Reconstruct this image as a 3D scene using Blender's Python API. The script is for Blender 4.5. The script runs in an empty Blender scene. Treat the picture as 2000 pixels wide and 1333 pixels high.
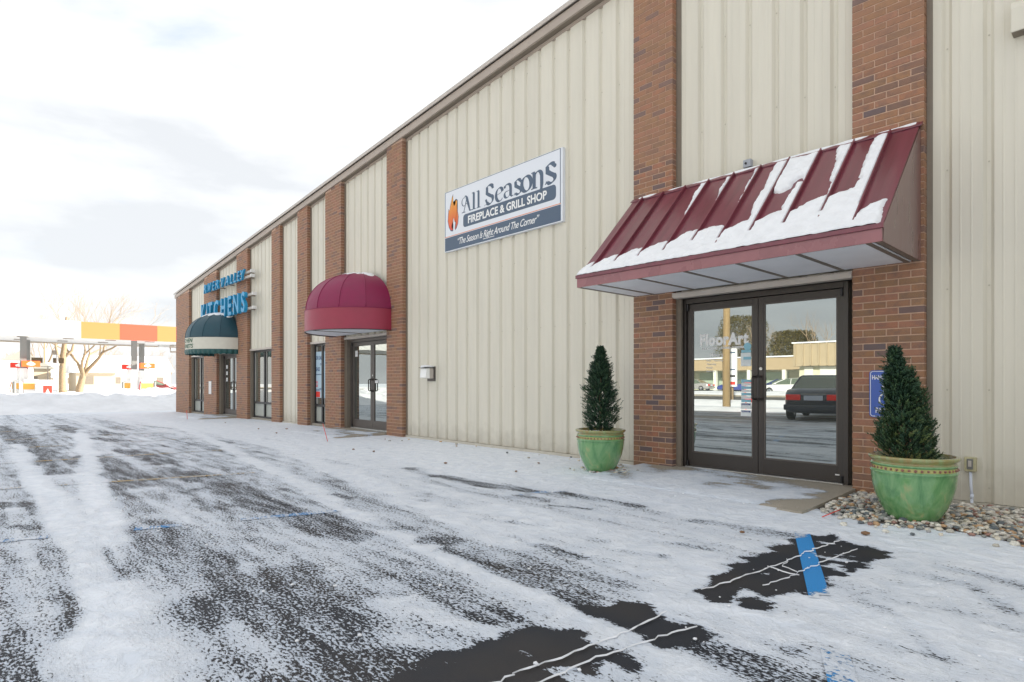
import bpy, bmesh, math, random
import numpy as np
from mathutils import Vector, Matrix
R = math.radians
random.seed(7)
rs = np.random.RandomState(11)
scene = bpy.context.scene

# ------------------------------------------------------------------ camera, sky, sun, exposure
FPX, VX, HY = 1160.0, -72.0, 747.0            # focal length, facade vanishing point and horizon, in pixels of the 2000 px photograph
YAW = math.atan2(1000.0 - VX, FPX)
CC, SS = math.cos(YAW), math.sin(YAW)
CX, CY, CZ = 0.0, -6.557, 1.12
cam_d = bpy.data.cameras.new('camera'); cam = bpy.data.objects.new('camera', cam_d)
scene.collection.objects.link(cam); scene.camera = cam
cam.location = (CX, CY, CZ)
cam.rotation_euler = (R(90), 0, R(90) - YAW)
cam_d.sensor_width = 36.0; cam_d.lens = FPX * 36.0 / 2000.0
cam_d.shift_y = (HY - 666.5) / 2000.0
cam_d.clip_start = 0.05; cam_d.clip_end = 2000.0

SUN_EL, SUN_DIR = R(23), Vector((0.44, 0.898, 0.0))
world = bpy.data.worlds.new('World'); scene.world = world; world.use_nodes = True
wn, wl = world.node_tree.nodes, world.node_tree.links
wn.clear()
wo = wn.new('ShaderNodeOutputWorld'); bg = wn.new('ShaderNodeBackground'); wl.new(bg.outputs[0], wo.inputs[0])
bg.inputs[1].default_value = 0.1
sky = wn.new('ShaderNodeTexSky'); sky.sky_type = 'NISHITA'; sky.sun_disc = False
sky.sun_elevation = SUN_EL; sky.sun_rotation = math.atan2(SUN_DIR.x, SUN_DIR.y); sky.air_density = 1.0; sky.dust_density = 1.5
tc = wn.new('ShaderNodeTexCoord'); mp = wn.new('ShaderNodeMapping'); mp.inputs['Scale'].default_value = (1.0, 1.0, 3.2)
wl.new(tc.outputs['Generated'], mp.inputs[0])
n1 = wn.new('ShaderNodeTexNoise'); n1.inputs['Scale'].default_value = 2.1; n1.inputs['Detail'].default_value = 7; n1.inputs['Roughness'].default_value = .52
n1.inputs['Distortion'].default_value = .35
wl.new(mp.outputs[0], n1.inputs['Vector'])
r1 = wn.new('ShaderNodeMapRange'); r1.inputs[1].default_value = .16; r1.inputs[2].default_value = .44; r1.interpolation_type = 'SMOOTHSTEP'
wl.new(n1.outputs[0], r1.inputs[0])
sep = wn.new('ShaderNodeSeparateXYZ'); wl.new(tc.outputs['Generated'], sep.inputs[0])
r2 = wn.new('ShaderNodeMapRange'); r2.inputs[1].default_value = .10; r2.inputs[2].default_value = .34; r2.inputs[3].default_value = 1.0; r2.inputs[4].default_value = 0.0; r2.interpolation_type = 'SMOOTHSTEP'
wl.new(sep.outputs[2], r2.inputs[0])
mx = wn.new('ShaderNodeMath'); mx.operation = 'MAXIMUM'; wl.new(r1.outputs[0], mx.inputs[0]); wl.new(r2.outputs[0], mx.inputs[1])
ml = wn.new('ShaderNodeMath'); ml.operation = 'MULTIPLY'; ml.inputs[1].default_value = .95; wl.new(mx.outputs[0], ml.inputs[0])
n2 = wn.new('ShaderNodeTexNoise'); n2.inputs['Scale'].default_value = 3.0; n2.inputs['Detail'].default_value = 6
wl.new(mp.outputs[0], n2.inputs['Vector'])
cr = wn.new('ShaderNodeValToRGB'); cr.color_ramp.elements[0].position = .40; cr.color_ramp.elements[1].position = .56
cr.color_ramp.elements[0].color = (2.70, 2.76, 2.84, 1); cr.color_ramp.elements[1].color = (3.45, 3.48, 3.50, 1)
wl.new(n2.outputs[0], cr.inputs[0])
mc = wn.new('ShaderNodeMix'); mc.data_type = 'RGBA'
wl.new(ml.outputs[0], mc.inputs[0]); wl.new(sky.outputs[0], mc.inputs[6]); wl.new(cr.outputs[0], mc.inputs[7])
wl.new(mc.outputs[2], bg.inputs[0])

sun_d = bpy.data.lights.new('sun', 'SUN'); sun = bpy.data.objects.new('sun', sun_d); scene.collection.objects.link(sun)
sun_d.energy = 4.2; sun_d.angle = R(0.53); sun_d.color = (1.0, .93, .82)
sd = SUN_DIR.normalized() * math.cos(SUN_EL) + Vector((0, 0, math.sin(SUN_EL)))
sun.rotation_euler = sd.to_track_quat('Z', 'Y').to_euler(); sun.location = (0, 0, 40)
vs = scene.view_settings; vs.view_transform = 'Standard'; vs.look = 'None'; vs.exposure = 1.73; vs.gamma = 1.0; vs.use_curve_mapping = False
scene.render.engine = 'CYCLES'

# ------------------------------------------------------------------ survey helpers (a photograph pixel on a known plane -> a place)
def wall_pt(px, py, Y=0.0):
    q = (px - 1000.0) / FPX
    z = (Y - CY) / (SS + q * CC)
    return z * (-CC + q * SS), CZ + (HY - py) / FPX * z
def wx(px, Y=0.0): return wall_pt(px, 0, Y)[0]
def wz(px, py, Y=0.0): return wall_pt(px, py, Y)[1]
def gnd_z(x):
    x = np.asarray(x, float)
    t = np.clip((-12 - x) / 20.0, 0, 1)
    return -.14 * t * t * (3 - 2 * t)
def gp(px, py, Z=0.0):
    q = (px - 1000.0) / FPX; z = FPX * (CZ - Z) / (py - HY)
    return z * (-CC + q * SS), CY + z * (SS + q * CC)
def dp(px, py, z):                             # point at a given distance along the view
    q = (px - 1000.0) / FPX
    return Vector((z * (-CC + q * SS), CY + z * (SS + q * CC), CZ + (HY - py) / FPX * z))

# ------------------------------------------------------------------ mesh helpers
C = scene.collection
ORG = {}
class MB:
    def __init__(s): s.v = []; s.f = []
    def add(s, vs_, fs):
        b = len(s.v); s.v += [tuple(p) for p in vs_]; s.f += [tuple(b + i for i in f) for f in fs]; return s
    def box(s, x0, x1, y0, y1, z0, z1):
        if x0 > x1: x0, x1 = x1, x0
        if y0 > y1: y0, y1 = y1, y0
        if z0 > z1: z0, z1 = z1, z0
        return s.add([(x0,y0,z0),(x1,y0,z0),(x1,y1,z0),(x0,y1,z0),(x0,y0,z1),(x1,y0,z1),(x1,y1,z1),(x0,y1,z1)],
                     [(0,3,2,1),(4,5,6,7),(0,1,5,4),(1,2,6,5),(2,3,7,6),(3,0,4,7)])
    def hexa(s, p): return s.add(p, [(0,3,2,1),(4,5,6,7),(0,1,5,4),(1,2,6,5),(2,3,7,6),(3,0,4,7)])
    def tube(s, pts, rad, n=8, cap=True):
        pts = [Vector(p) for p in pts]
        if not hasattr(rad, '__len__'): rad = [rad] * len(pts)
        base = len(s.v); up = None
        for i, p in enumerate(pts):
            d = (pts[min(i+1, len(pts)-1)] - pts[max(i-1, 0)]).normalized()
            if up is None: up = d.orthogonal().normalized()
            u = (up - d * up.dot(d))
            u = u.normalized() if u.length > 1e-5 else d.orthogonal().normalized()
            up = u; w = d.cross(u)
            for k in range(n):
                a = 2 * math.pi * k / n
                s.v.append(tuple(p + (u * math.cos(a) + w * math.sin(a)) * rad[i]))
        for i in range(len(pts) - 1):
            for k in range(n):
                a, b = base + i*n + k, base + i*n + (k+1) % n
                s.f.append((a, b, b + n, a + n))
        if cap:
            s.f.append(tuple(base + k for k in range(n))[::-1]); s.f.append(tuple(base + (len(pts)-1)*n + k for k in range(n)))
        return s
    def lathe(s, prof, c=(0,0,0), n=48):
        b = len(s.v)
        for r_, z in prof:
            for k in range(n):
                a = 2*math.pi*k/n; s.v.append((c[0]+r_*math.cos(a), c[1]+r_*math.sin(a), c[2]+z))
        for i in range(len(prof)-1):
            for k in range(n):
                s.f.append((b+i*n+k, b+i*n+(k+1)%n, b+(i+1)*n+(k+1)%n, b+(i+1)*n+k))
        return s
    def extrude_poly(s, poly, axis_fn, d0, d1):
        n = len(poly)
        return s.add([axis_fn(p, d0) for p in poly] + [axis_fn(p, d1) for p in poly],
                     [tuple(range(n))[::-1], tuple(range(n, 2*n))] + [(i, (i+1) % n, n + (i+1) % n, n + i) for i in range(n)])
def mkmesh(name, v, f, mat, smooth=False):
    me = bpy.data.meshes.new(name); me.from_pydata([tuple(p) for p in v], [], f); me.update()
    if mat: me.materials.append(mat)
    if smooth: me.shade_smooth()
    return me
def obj(name, mb, mat, parent=None, smooth=False, bevel=0.0, kind=None, label=None, fix=True):
    """mb is given in world coordinates; the object gets its parent's origin"""
    o0 = ORG.get(parent.name, Vector((0,0,0))) if parent else Vector((0,0,0))
    me = mkmesh(name, [(p[0]-o0.x, p[1]-o0.y, p[2]-o0.z) for p in mb.v], mb.f, mat, smooth)
    if fix:
        bm = bmesh.new(); bm.from_mesh(me); bmesh.ops.recalc_face_normals(bm, faces=bm.faces); bm.to_mesh(me); bm.free()
        if smooth: me.shade_smooth()
    o = bpy.data.objects.new(name, me); C.objects.link(o)
    if parent: o.parent = parent; ORG[o.name] = o0
    if bevel:
        m = o.modifiers.new('bevel', 'BEVEL'); m.width = bevel; m.segments = 2; m.limit_method = 'ANGLE'; m.angle_limit = R(40)
    if kind: o['kind'] = kind
    if label: o['label'] = label
    return o
def thing(name, label, cat, loc=(0,0,0), group=None):
    o = bpy.data.objects.new(name, None); C.objects.link(o); o.location = loc; o.empty_display_size = .2
    o['label'] = label; o['category'] = cat
    if group: o['group'] = group
    ORG[o.name] = Vector(loc); return o
def tag(o, label, cat, group=None):
    o['label'] = label; o['category'] = cat
    if group: o['group'] = group
    return o
def vnoise(x, y, seed=0):
    x = np.asarray(x, float); y = np.asarray(y, float)
    xi = np.floor(x).astype(int); yi = np.floor(y).astype(int); xf = x - xi; yf = y - yi
    def h(a, b):
        n = (a * 374761393 + b * 668265263 + seed * 1442695041) & 0x7fffffff
        n = ((n ^ (n >> 13)) * 1274126177) & 0x7fffffff
        return ((n ^ (n >> 16)) & 0xffff) / 65535.0
    u = xf*xf*(3-2*xf); v = yf*yf*(3-2*yf)
    return (h(xi,yi)*(1-u)+h(xi+1,yi)*u)*(1-v)+(h(xi,yi+1)*(1-u)+h(xi+1,yi+1)*u)*v
def fbm(x, y, seed=0, o=4):
    s = 0; a = .5; t = 0
    for i in range(o):
        s = s + a*vnoise(x, y, seed+i*17); t += a; a *= .5; x = x*2.03+5.1; y = y*2.03+9.7
    return s / t

# ------------------------------------------------------------------ materials
def mat(name, col, rough=.6, metal=0.0, spec=.5, noise=0.0, nscale=8.0, bump=0.0, bscale=60.0, stretch=None, emit=None, coat=0.0, sheen=0.0):
    m = bpy.data.materials.new(name); m.use_nodes = True; nt = m.node_tree; N, L = nt.nodes, nt.links
    b = N['Principled BSDF']; b.inputs['Base Color'].default_value = (*col, 1); b.inputs['Roughness'].default_value = rough
    b.inputs['Metallic'].default_value = metal; b.inputs['Specular IOR Level'].default_value = spec
    if coat: b.inputs['Coat Weight'].default_value = coat; b.inputs['Coat Roughness'].default_value = .15
    if sheen: b.inputs['Sheen Weight'].default_value = sheen
    if emit: b.inputs['Emission Color'].default_value = (*emit[0], 1); b.inputs['Emission Strength'].default_value = emit[1]
    if noise or bump:
        t = N.new('ShaderNodeTexCoord'); mp_ = N.new('ShaderNodeMapping'); L.new(t.outputs['Object'], mp_.inputs[0])
        if stretch: mp_.inputs['Scale'].default_value = stretch
    if noise:
        n = N.new('ShaderNodeTexNoise'); n.inputs['Scale'].default_value = nscale; n.inputs['Detail'].default_value = 6; L.new(mp_.outputs[0], n.inputs['Vector'])
        mr = N.new('ShaderNodeMapRange'); mr.inputs[1].default_value = .3; mr.inputs[2].default_value = .7; mr.inputs[3].default_value = 1-noise; mr.inputs[4].default_value = 1+noise*.6
        L.new(n.outputs[0], mr.inputs[0])
        mm = N.new('ShaderNodeVectorMath'); mm.operation = 'SCALE'; mm.inputs[0].default_value = col; L.new(mr.outputs[0], mm.inputs['Scale']); L.new(mm.outputs[0], b.inputs['Base Color'])
        mr2 = N.new('ShaderNodeMapRange'); mr2.inputs[3].default_value = max(rough-.12, .02); mr2.inputs[4].default_value = min(rough+.12, 1); L.new(n.outputs[0], mr2.inputs[0]); L.new(mr2.outputs[0], b.inputs['Roughness'])
    if bump:
        n = N.new('ShaderNodeTexNoise'); n.inputs['Scale'].default_value = bscale; n.inputs['Detail'].default_value = 4; L.new(mp_.outputs[0], n.inputs['Vector'])
        bp = N.new('ShaderNodeBump'); bp.inputs['Strength'].default_value = bump; bp.inputs['Distance'].default_value = .01; L.new(n.outputs[0], bp.inputs['Height']); L.new(bp.outputs[0], b.inputs['Normal'])
    return m

def brick_mat(name, source):
    m = bpy.data.materials.new(name); m.use_nodes = True; nt = m.node_tree; N, L = nt.nodes, nt.links; b = N['Principled BSDF']
    if source == 'object':
        src = N.new('ShaderNodeObjectInfo').outputs['Random']
    else:
        src = N.new('ShaderNodeNewGeometry').outputs['Random Per Island']
    r = N.new('ShaderNodeValToRGB'); e = r.color_ramp.elements; r.color_ramp.interpolation = 'LINEAR'
    cols = [(0, (.13,.10,.105)), (.06, (.17,.11,.10)), (.14, (.22,.125,.085)), (.28, (.31,.150,.085)), (.45, (.30,.155,.075)), (.6, (.34,.168,.105)), (.74, (.36,.150,.085)), (.88, (.33,.18,.09)), (1, (.24,.135,.075))]
    if source != 'object': cols = [(p, tuple(.30*m_ + .70*v for v, m_ in zip(c_, (.34,.185,.115)))) for p, c_ in cols]
    e[0].position = 0; e[0].color = (*cols[0][1], 1); e[1].position = 1; e[1].color = (*cols[-1][1], 1)
    for p, c_ in cols[1:-1]: x = e.new(p); x.color = (*c_, 1)
    L.new(src, r.inputs[0])
    g = N.new('ShaderNodeNewGeometry'); n = N.new('ShaderNodeTexNoise'); n.inputs['Scale'].default_value = 14; n.inputs['Detail'].default_value = 7; L.new(g.outputs['Position'], n.inputs['Vector'])
    n3 = N.new('ShaderNodeTexNoise'); n3.inputs['Scale'].default_value = 170; n3.inputs['Detail'].default_value = 3; L.new(g.outputs['Position'], n3.inputs['Vector'])
    # darker flashed ends and orange bodies
    mr = N.new('ShaderNodeMapRange'); mr.inputs[1].default_value = .45; mr.inputs[2].default_value = .68; L.new(n.outputs[0], mr.inputs[0])
    mixd = N.new('ShaderNodeMix'); mixd.data_type = 'RGBA'; mixd.blend_type = 'MIX'; mixd.inputs[7].default_value = (.15,.10,.085,1)
    sc = N.new('ShaderNodeMath'); sc.operation = 'MULTIPLY'; sc.inputs[1].default_value = .55 if source == 'object' else .30; L.new(mr.outputs[0], sc.inputs[0]); L.new(sc.outputs[0], mixd.inputs[0]); L.new(r.outputs[0], mixd.inputs[6])
    mr3 = N.new('ShaderNodeMapRange'); mr3.inputs[1].default_value = .3; mr3.inputs[2].default_value = .7; mr3.inputs[3].default_value = .82; mr3.inputs[4].default_value = 1.16; L.new(n3.outputs[0], mr3.inputs[0])
    vm = N.new('ShaderNodeVectorMath'); vm.operation = 'SCALE'; L.new(mixd.outputs[2], vm.inputs[0]); L.new(mr3.outputs[0], vm.inputs['Scale']); L.new(vm.outputs[0], b.inputs['Base Color'])
    b.inputs['Roughness'].default_value = .62; b.inputs['Specular IOR Level'].default_value = .45
    bp = N.new('ShaderNodeBump'); bp.inputs['Strength'].default_value = .35; bp.inputs['Distance'].default_value = .003; L.new(n3.outputs[0], bp.inputs['Height']); L.new(bp.outputs[0], b.inputs['Normal'])
    return m

def snow_group():
    """ground material core: snow over a surface, driven by the vertex attribute 'cov'"""
    pass
def snow_mat(name, base, base2, crisp=.10, spk=3.3, stain=None):
    m = bpy.data.materials.new(name); m.use_nodes = True; nt = m.node_tree; N, L = nt.nodes, nt.links; b = N['Principled BSDF']
    at = N.new('ShaderNodeAttribute'); at.attribute_name = 'cov'
    g = N.new('ShaderNodeNewGeometry')
    mp1 = N.new('ShaderNodeMapping'); mp1.inputs['Scale'].default_value = (.50, 1, 1); mp1.inputs['Rotation'].default_value = (0, 0, R(8)); L.new(g.outputs['Position'], mp1.inputs[0])
    fine = N.new('ShaderNodeTexNoise'); fine.inputs['Scale'].default_value = 78; fine.inputs['Detail'].default_value = 4; fine.inputs['Roughness'].default_value = .62; fine.inputs['Distortion'].default_value = .25; L.new(mp1.outputs[0], fine.inputs['Vector'])
    mp2 = N.new('ShaderNodeMapping'); mp2.inputs['Scale'].default_value = (.16, 1.0, 1); mp2.inputs['Rotation'].default_value = (0, 0, R(5)); L.new(g.outputs['Position'], mp2.inputs[0])
    mid = N.new('ShaderNodeTexNoise'); mid.inputs['Scale'].default_value = 12; mid.inputs['Detail'].default_value = 7; mid.inputs['Roughness'].default_value = .6; mid.inputs['Distortion'].default_value = .4; L.new(mp2.outputs[0], mid.inputs['Vector'])
    def ma(op, a, b_=None, c_=None):
        n = N.new('ShaderNodeMath'); n.operation = op
        for i, q in enumerate((a, b_, c_)):
            if q is None: continue
            if isinstance(q, (int, float)): n.inputs[i].default_value = q
            else: L.new(q, n.inputs[i])
        return n.outputs[0]
    f1 = ma('MULTIPLY', ma('SUBTRACT', fine.outputs[0], .5), spk)
    f2 = ma('MULTIPLY', ma('SUBTRACT', mid.outputs[0], .5), 1.45)
    tot = ma('ADD', at.outputs['Fac'], ma('ADD', f1, f2))
    mr = N.new('ShaderNodeMapRange'); mr.interpolation_type = 'SMOOTHSTEP'; mr.inputs[1].default_value = .5-crisp; mr.inputs[2].default_value = .5+crisp; L.new(tot, mr.inputs[0])
    # thin packed snow is greyer than deep snow
    thick = N.new('ShaderNodeMapRange'); thick.inputs[1].default_value = .5; thick.inputs[2].default_value = 1.15; L.new(at.outputs['Fac'], thick.inputs[0])
    foot = N.new('ShaderNodeTexNoise'); foot.inputs['Scale'].default_value = 7; foot.inputs['Detail'].default_value = 6; foot.inputs['Roughness'].default_value = .62; foot.inputs['Distortion'].default_value = .5; L.new(g.outputs['Position'], foot.inputs['Vector'])
    fmr = N.new('ShaderNodeMapRange'); fmr.inputs[1].default_value = .36; fmr.inputs[2].default_value = .62; L.new(foot.outputs[0], fmr.inputs[0])
    sc = N.new('ShaderNodeMix'); sc.data_type = 'RGBA'; sc.inputs[6].default_value = (.64,.705,.80,1); sc.inputs[7].default_value = (.84,.88,.935,1); L.new(ma('MULTIPLY', thick.outputs[0], ma('MULTIPLY_ADD', fmr.outputs[0], .55, .45)), sc.inputs[0])
    big = N.new('ShaderNodeTexNoise'); big.inputs['Scale'].default_value = 1.3; big.inputs['Detail'].default_value = 5; L.new(g.outputs['Position'], big.inputs['Vector'])
    bm_ = N.new('ShaderNodeMapRange'); bm_.inputs[1].default_value = .45; bm_.inputs[2].default_value = .62; L.new(big.outputs[0], bm_.inputs[0])
    ag = N.new('ShaderNodeTexNoise'); ag.inputs['Scale'].default_value = 240; ag.inputs['Detail'].default_value = 2; L.new(g.outputs['Position'], ag.inputs['Vector'])
    bc = N.new('ShaderNodeMix'); bc.data_type = 'RGBA'; bc.inputs[6].default_value = (*base, 1); bc.inputs[7].default_value = (*base2, 1); L.new(bm_.outputs[0], bc.inputs[0])
    agr = N.new('ShaderNodeMapRange'); agr.inputs[1].default_value = .3; agr.inputs[2].default_value = .7; agr.inputs[3].default_value = .6; agr.inputs[4].default_value = 1.5; L.new(ag.outputs[0], agr.inputs[0])
    vm = N.new('ShaderNodeVectorMath'); vm.operation = 'SCALE'; L.new(bc.outputs[2], vm.inputs[0]); L.new(agr.outputs[0], vm.inputs['Scale'])
    fin = N.new('ShaderNodeMix'); fin.data_type = 'RGBA'; L.new(mr.outputs[0], fin.inputs[0]); L.new(vm.outputs[0], fin.inputs[6]); 
    spz = N.new('ShaderNodeSeparateXYZ'); L.new(g.outputs['Position'], spz.inputs[0])
    lane = N.new('ShaderNodeMapRange'); lane.inputs[1].default_value = -6.8; lane.inputs[2].default_value = -10.5; L.new(spz.outputs[1], lane.inputs[0])
    lane2 = N.new('ShaderNodeMapRange'); lane2.inputs[1].default_value = -15.5; lane2.inputs[2].default_value = -14.0; L.new(spz.outputs[1], lane2.inputs[0])
    mps = N.new('ShaderNodeMapping'); mps.inputs['Scale'].default_value = (.12, 1.6, 1); L.new(g.outputs['Position'], mps.inputs[0])
    sl = N.new('ShaderNodeTexNoise'); sl.inputs['Scale'].default_value = 1.4; sl.inputs['Detail'].default_value = 6; L.new(mps.outputs[0], sl.inputs['Vector'])
    slr = N.new('ShaderNodeMapRange'); slr.inputs[1].default_value = .40; slr.inputs[2].default_value = .60; slr.inputs[4].default_value = .85; L.new(sl.outputs[0], slr.inputs[0])
    slush = N.new('ShaderNodeMix'); slush.data_type = 'RGBA'; slush.inputs[7].default_value = (.30,.23,.155,1); L.new(ma('MULTIPLY', slr.outputs[0], ma('MULTIPLY', lane.outputs[0], lane2.outputs[0])), slush.inputs[0]); L.new(sc.outputs[2], slush.inputs[6])
    L.new(slush.outputs[2], fin.inputs[7]); L.new(fin.outputs[2], b.inputs['Base Color'])
    rr = N.new('ShaderNodeMapRange'); rr.inputs[3].default_value = .62; rr.inputs[4].default_value = .55; L.new(mr.outputs[0], rr.inputs[0]); L.new(rr.outputs[0], b.inputs['Roughness'])
    b.inputs['Specular IOR Level'].default_value = .35
    h = ma('ADD', ma('MULTIPLY_ADD', ma('MULTIPLY', fmr.outputs[0], mr.outputs[0]), 1.3, ma('MULTIPLY', mr.outputs[0], .45)), ma('ADD', ma('MULTIPLY', ma('MINIMUM', ma('MAXIMUM', tot, .4), 1.5), .55), ma('MULTIPLY', ag.outputs[0], .10)))
    bp = N.new('ShaderNodeBump'); bp.inputs['Strength'].default_value = .8; bp.inputs['Distance'].default_value = .012; L.new(h, bp.inputs['Height']); L.new(bp.outputs[0], b.inputs['Normal'])
    return m

def glass_mat(name, refl=.4, tint=(.03,.035,.032), gcol=(1,.97,.9), wav=.0):
    m = bpy.data.materials.new(name); m.use_nodes = True; nt = m.node_tree; N, L = nt.nodes, nt.links; N.clear()
    o = N.new('ShaderNodeOutputMaterial'); d = N.new('ShaderNodeBsdfDiffuse'); d.inputs[0].default_value = (*tint, 1)
    gl = N.new('ShaderNodeBsdfGlossy'); gl.inputs['Roughness'].default_value = .004; gl.inputs[0].default_value = (*gcol, 1)
    lw = N.new('ShaderNodeFresnel'); lw.inputs[0].default_value = 1.5
    mr = N.new('ShaderNodeMapRange'); mr.inputs[1].default_value = .04; mr.inputs[2].default_value = 1; mr.inputs[3].default_value = refl; mr.inputs[4].default_value = 1; L.new(lw.outputs[0], mr.inputs[0])
    mix = N.new('ShaderNodeMixShader'); L.new(mr.outputs[0], mix.inputs[0]); L.new(d.outputs[0], mix.inputs[1]); L.new(gl.outputs[0], mix.inputs[2]); L.new(mix.outputs[0], o.inputs[0])
    if wav:
        t = N.new('ShaderNodeTexCoord'); mp_ = N.new('ShaderNodeMapping'); mp_.inputs['Scale'].default_value = (1, 1, .6); L.new(t.outputs['Object'], mp_.inputs[0])
        n = N.new('ShaderNodeTexNoise'); n.inputs['Scale'].default_value = 1.6; n.inputs['Detail'].default_value = 1; L.new(mp_.outputs[0], n.inputs['Vector'])
        bp = N.new('ShaderNodeBump'); bp.inputs['Strength'].default_value = wav; bp.inputs['Distance'].default_value = .01; L.new(n.outputs[0], bp.inputs['Height']); L.new(bp.outputs[0], gl.inputs['Normal'])
    return m

M = {}
M['brick'] = brick_mat('brick_single', 'object'); M['bricks'] = brick_mat('brick_run', 'island')
M['mortar'] = mat('mortar', (.56,.38,.28), .9, noise=.15, nscale=20, bump=.4, bscale=150)
M['panel'] = mat('cream_metal', (.685,.65,.55), .42, noise=.06, nscale=1.6, stretch=(4,4,.3))
nt = M['panel'].node_tree; N, L = nt.nodes, nt.links; b = N['Principled BSDF']; src_ = b.inputs['Base Color'].links[0].from_socket
g = N.new('ShaderNodeNewGeometry'); sp_ = N.new('ShaderNodeSeparateXYZ'); L.new(g.outputs['Position'], sp_.inputs[0])
nd = N.new('ShaderNodeTexNoise'); nd.inputs['Scale'].default_value = 7; nd.inputs['Detail'].default_value = 6; L.new(g.outputs['Position'], nd.inputs['Vector'])
ad = N.new('ShaderNodeMath'); ad.operation = 'MULTIPLY_ADD'; ad.inputs[1].default_value = -.55; L.new(nd.outputs[0], ad.inputs[0]); L.new(sp_.outputs[2], ad.inputs[2])
md = N.new('ShaderNodeMapRange'); md.inputs[1].default_value = -.28; md.inputs[2].default_value = .12; md.inputs[3].default_value = .55; md.inputs[4].default_value = 0; L.new(ad.outputs[0], md.inputs[0])
mxd = N.new('ShaderNodeMix'); mxd.data_type = 'RGBA'; mxd.inputs[7].default_value = (.40,.36,.29,1); L.new(md.outputs[0], mxd.inputs[0]); L.new(src_, mxd.inputs[6]); L.new(mxd.outputs[2], b.inputs['Base Color'])
M['panel_old'] = mat('cream_old', (.60,.59,.51), .5, noise=.05, nscale=2)
M['screw'] = mat('screw', (.50,.47,.38), .5)
M['tan'] = mat('tan_trim', (.42,.355,.30), .5, noise=.06, nscale=3)
M['tan_lt'] = mat('tan_light', (.52,.47,.42), .4, noise=.04)
M['taupe'] = mat('taupe_trim', (.22,.185,.145), .5, noise=.08)
M['taupe_dk'] = mat('dark_line', (.09,.065,.05), .6)
M['bronze'] = mat('bronze_metal', (.034,.027,.023), .36, spec=.6, noise=.1, nscale=3, stretch=(1,1,.3))
M['bronze2'] = mat('bronze_worn', (.10,.085,.075), .42, spec=.5, noise=.12, nscale=4)
M['black'] = mat('black_metal', (.015,.015,.017), .35)
M['alu'] = mat('aluminium', (.55,.55,.53), .35, metal=.6)
M['glass'] = glass_mat('door_glass', .37, (.05,.055,.05), (.94,1.0,.98), wav=.05)
M['glass2'] = glass_mat('window_glass', .36, (.10,.115,.10), wav=.03)
M['maroon'] = mat('maroon_metal', (.17,.026,.045), .34, spec=.7, noise=.22, nscale=2.2, coat=.35, stretch=(5,.5,.5))
M['maroon_side'] = mat('maroon_side', (.165,.085,.08), .30, noise=.12, nscale=3, stretch=(3,3,.6), coat=.3)
M['maroon_fascia'] = mat('maroon_fascia', (.30,.115,.125), .28, noise=.15, nscale=3, coat=.35, stretch=(1.5,1,1))
M['canvas_m'] = mat('maroon_canvas', (.24,.008,.065), .50, spec=.5, noise=.06, bump=.05, bscale=400)
M['canvas_m2'] = mat('maroon_valance', (.32,.030,.065), .42, spec=.5, noise=.08, nscale=4)
M['canvas_g'] = mat('green_canvas', (.010,.060,.085), .48, noise=.08, bump=.05, bscale=400)
M['canvas_g2'] = mat('green_ruffle', (.012,.085,.085), .38, noise=.15, nscale=9)
M['canvas_w'] = mat('white_band', (.66,.64,.55), .5, noise=.04)
M['soffit'] = mat('white_soffit', (.82,.83,.87), .6, noise=.06, nscale=2.5, bump=.1)
M['spandrel'] = mat('spandrel', (.40,.42,.38), .4)
M['soffit_bar'] = mat('soffit_bar', (.17,.14,.115), .5)
M['white'] = mat('white_paint', (.78,.78,.77), .45)
M['letter_w'] = mat('white_vinyl', (.85,.85,.84), .5)
M['slate'] = mat('slate_print', (.085,.125,.185), .5)
M['signwhite'] = mat('sign_face', (.76,.79,.84), .42)
M['orange'] = mat('orange_print', (.80,.22,.05), .5)
M['blue'] = mat('blue_letter', (.02,.31,.58), .38, noise=.05)
M['blue_sign'] = mat('blue_sign', (.02,.09,.42), .3, spec=.6)
M['conc'] = mat('concrete', (.33,.30,.25), .85, noise=.15, nscale=6, bump=.3, bscale=120)
M['snow'] = mat('snow', (.86,.875,.90), .55, noise=.05, nscale=9, bump=.55, bscale=34)
M['snow_far'] = mat('snow_bank', (.84,.855,.885), .6, noise=.10, nscale=1.6, bump=1.0, bscale=7)
M['soil'] = mat('soil', (.05,.035,.022), .9, bump=.5)
M['bark'] = mat('bark', (.30,.215,.13), .85, noise=.25, nscale=9, bump=.5, bscale=30)
M['bark2'] = mat('twig_bark', (.40,.30,.20), .85, noise=.2, nscale=9)
M['redflag'] = mat('red_flag', (.75,.045,.03), .5)
M['tire'] = mat('rubber', (.02,.02,.02), .8); M['chrome'] = mat('chrome', (.7,.7,.7), .15, metal=1)
M['carglass'] = glass_mat('car_glass', .16, (.10,.13,.09))
M['taillight'] = mat('tail_light', (.6,.01,.01), .15, coat=.5, emit=((1,.05,.03), .08))
M['headlight'] = mat('head_light', (.6,.6,.58), .15, coat=.5)
M['plate'] = mat('plate', (.6,.65,.75), .5)

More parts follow.
